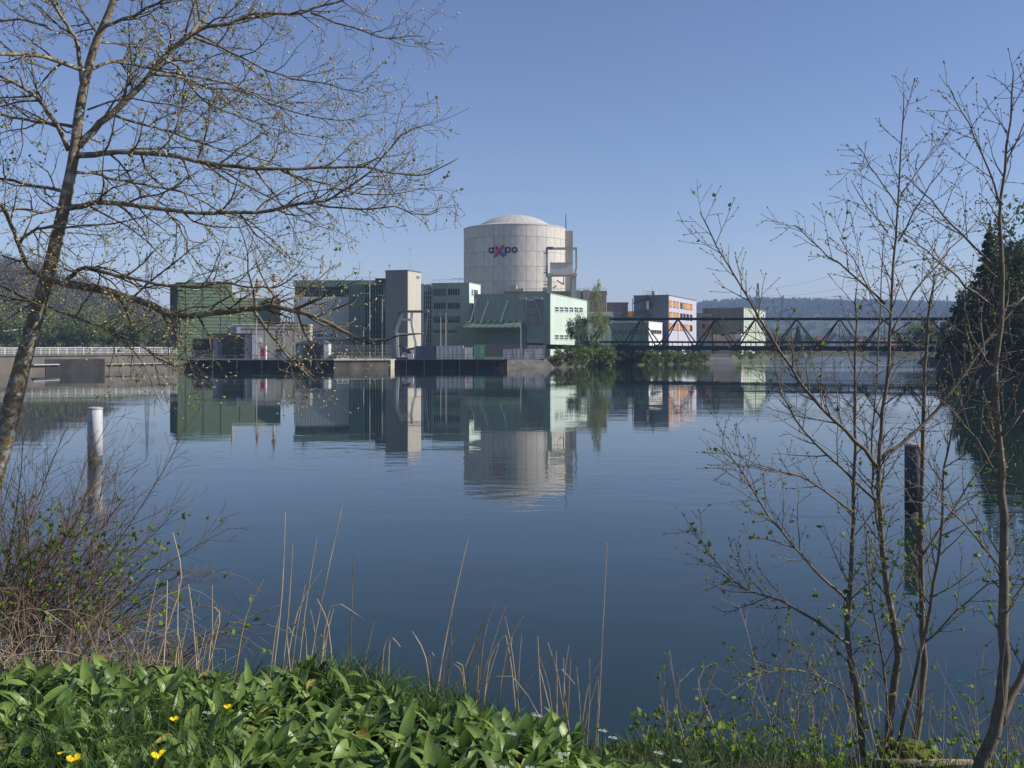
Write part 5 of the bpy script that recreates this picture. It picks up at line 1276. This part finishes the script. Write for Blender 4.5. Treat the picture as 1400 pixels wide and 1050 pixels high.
# grass
V = []; Fg = []
def blade(x, y, h, lean, w_):
    z = ground_z(x,y)-.01; a = rr.uniform(0,6.28); dx,dy = math.cos(a)*lean*h, math.sin(a)*lean*h; b = rr.uniform(0,3.14); wx,wy = math.cos(b)*w_,math.sin(b)*w_; o = len(V)
    for t,k in ((0,1),(.4,.85),(.75,.5)):
        zz = z+h*(t-.25*lean*t*t); V.append((x+dx*t*t-wx*k,y+dy*t*t-wy*k,zz)); V.append((x+dx*t*t+wx*k,y+dy*t*t+wy*k,zz))
    zz = z+h*(1-.25*lean); V.append((x+dx,y+dy,zz)); V.append((x+dx*1.001,y+dy*1.001,zz)); 
    for i in range(3): Fg.append((o+2*i,o+2*i+1,o+2*i+3,o+2*i+2))
for i in range(26000):
    y = 3.3+rr.random()**1.1*3.2; px = rr.uniform(-40,1440); x = X(px,y); tall = .5
    dens = .4
    if px < 330 and y < 4.9: dens = 1; tall = 1.0
    if 430 < px < 640 and 5.0 < y < 6.1: dens = 1; tall = .8
    if px > 840: dens = .75; tall = .6
    if y > edge(x)+.9: dens *= .4
    if rr.random() < dens: blade(x,y,rr.uniform(.12,.34)*tall,rr.uniform(.2,1.1),rr.uniform(.0018,.004))
tag(obj('grass', fast_mesh('grass', np.array(V), np.array(Fg), M['grass'])), 'long green grass between the wild garlic', 'grass', kind='stuff')
# buttercups
for px,py,Y,s_,lab in ((102,1044,3.9,1.15,'yellow buttercup flower at the bottom frame edge, leftmost'),(219,1040,3.9,1.25,'large yellow buttercup flower beside the leftmost one'),(239,987,4.5,.8,'yellow buttercup flower in the grass above the large one'),(312,970,4.8,.8,'yellow buttercup flower among the garlic leaves, highest of all'),(182,1046,3.9,.4,'tiny yellow buttercup bud between two large flowers'),(82,1032,3.9,.35,'tiny yellow bud in the grassy corner')):
    q = P(px,py,Y); z = ground_z(q.x,q.y); t = thing('buttercup',lab,'flower',(q.x,q.y,z),0,'yellow buttercups in the grass'); h = max(.08,q.z-z)
    MB().tube([(0,.03,0),(.01,.01,h*.6),(0,0,h)],[.003,.0025,.002],5).build('stem', M['grass'], t)
    for k in range(5):
        a = 2*math.pi*k/5+.3; c,s2 = math.cos(a),math.sin(a); r_ = .024*s_
        def pp(u_,v_,w_): return (c*u_-s2*v_, s2*u_+c*v_, h+w_)
        MB().add([pp(0,0,0),pp(r_*.5,-r_*.5,r_*.35),pp(r_*1.1,-r_*.45,r_*.9),pp(r_*1.25,0,r_*.95),pp(r_*1.1,r_*.45,r_*.9),pp(r_*.5,r_*.5,r_*.35)],[(0,1,2,3),(0,3,4,5)]).build('petal', M['petal'], t)
    MB().lathe([(.004*s_,h),(.006*s_,h+.006*s_),(.002*s_,h+.011*s_)],8).build('flower_centre', M['yellow'], t)
# white garlic flower heads
for i,(px,py,Y) in enumerate(((824,977,4.75),(838,984,4.7),(735,985,4.7),(725,1046,4.0),(690,1044,4.0),(283,981,4.7),(332,982,4.7),(170,988,4.6),(154,985,4.6),(900,1036,4.5),(926,1047,4.4),(700,1010,4.4),(505,985,4.8),(770,1035,4.2))):
    q = P(px,py-4,Y); z = ground_z(q.x,q.y); h = min(.3,max(.16,q.z-z))
    t = thing('garlic_flower','small white star flower head among the garlic leaves','flower',(q.x,q.y,z),0,'white garlic flower heads'); MB().tube([(0,.02,0),(0,0,h)],.002,5).build('stem', M['grass'], t)
    for k in range(6):
        a = k*2.4; e = .3+.5*((k*7)%5)/5; r_ = .016; c = Vector((math.cos(a)*math.cos(e)*r_,math.sin(a)*math.cos(e)*r_,h+math.sin(e)*r_)); mb = MB()
        for j in range(5):
            b = j*1.2566; mb.add([c,c+Vector((math.cos(b-.3)*.006,math.sin(b-.3)*.006,.002)),c+Vector((math.cos(b)*.011,math.sin(b)*.011,.003)),c+Vector((math.cos(b+.3)*.006,math.sin(b+.3)*.006,.002))],[(0,1,2,3)])
        mb.build('floret', M['white_petal'], t)

# haze: even, pale air round the whole scene
hz = MB().box(-7000,7000,-300,7800,-4,190).build('haze', bpy.data.materials.new('haze_air')); hm = hz.data.materials[0]; hm.use_nodes = True
ht = hm.node_tree; ht.nodes.clear(); ho = ht.nodes.new('ShaderNodeOutputMaterial'); hv = ht.nodes.new('ShaderNodeVolumePrincipled')
hv.inputs['Color'].default_value = (.45,.65,1,1); hv.inputs['Density'].default_value = .00018; hv.inputs['Anisotropy'].default_value = 0
ht.links.new(hv.outputs[0], ho.inputs['Volume']); tag(hz, 'thin pale blue haze in the air', 'haze', kind='stuff')
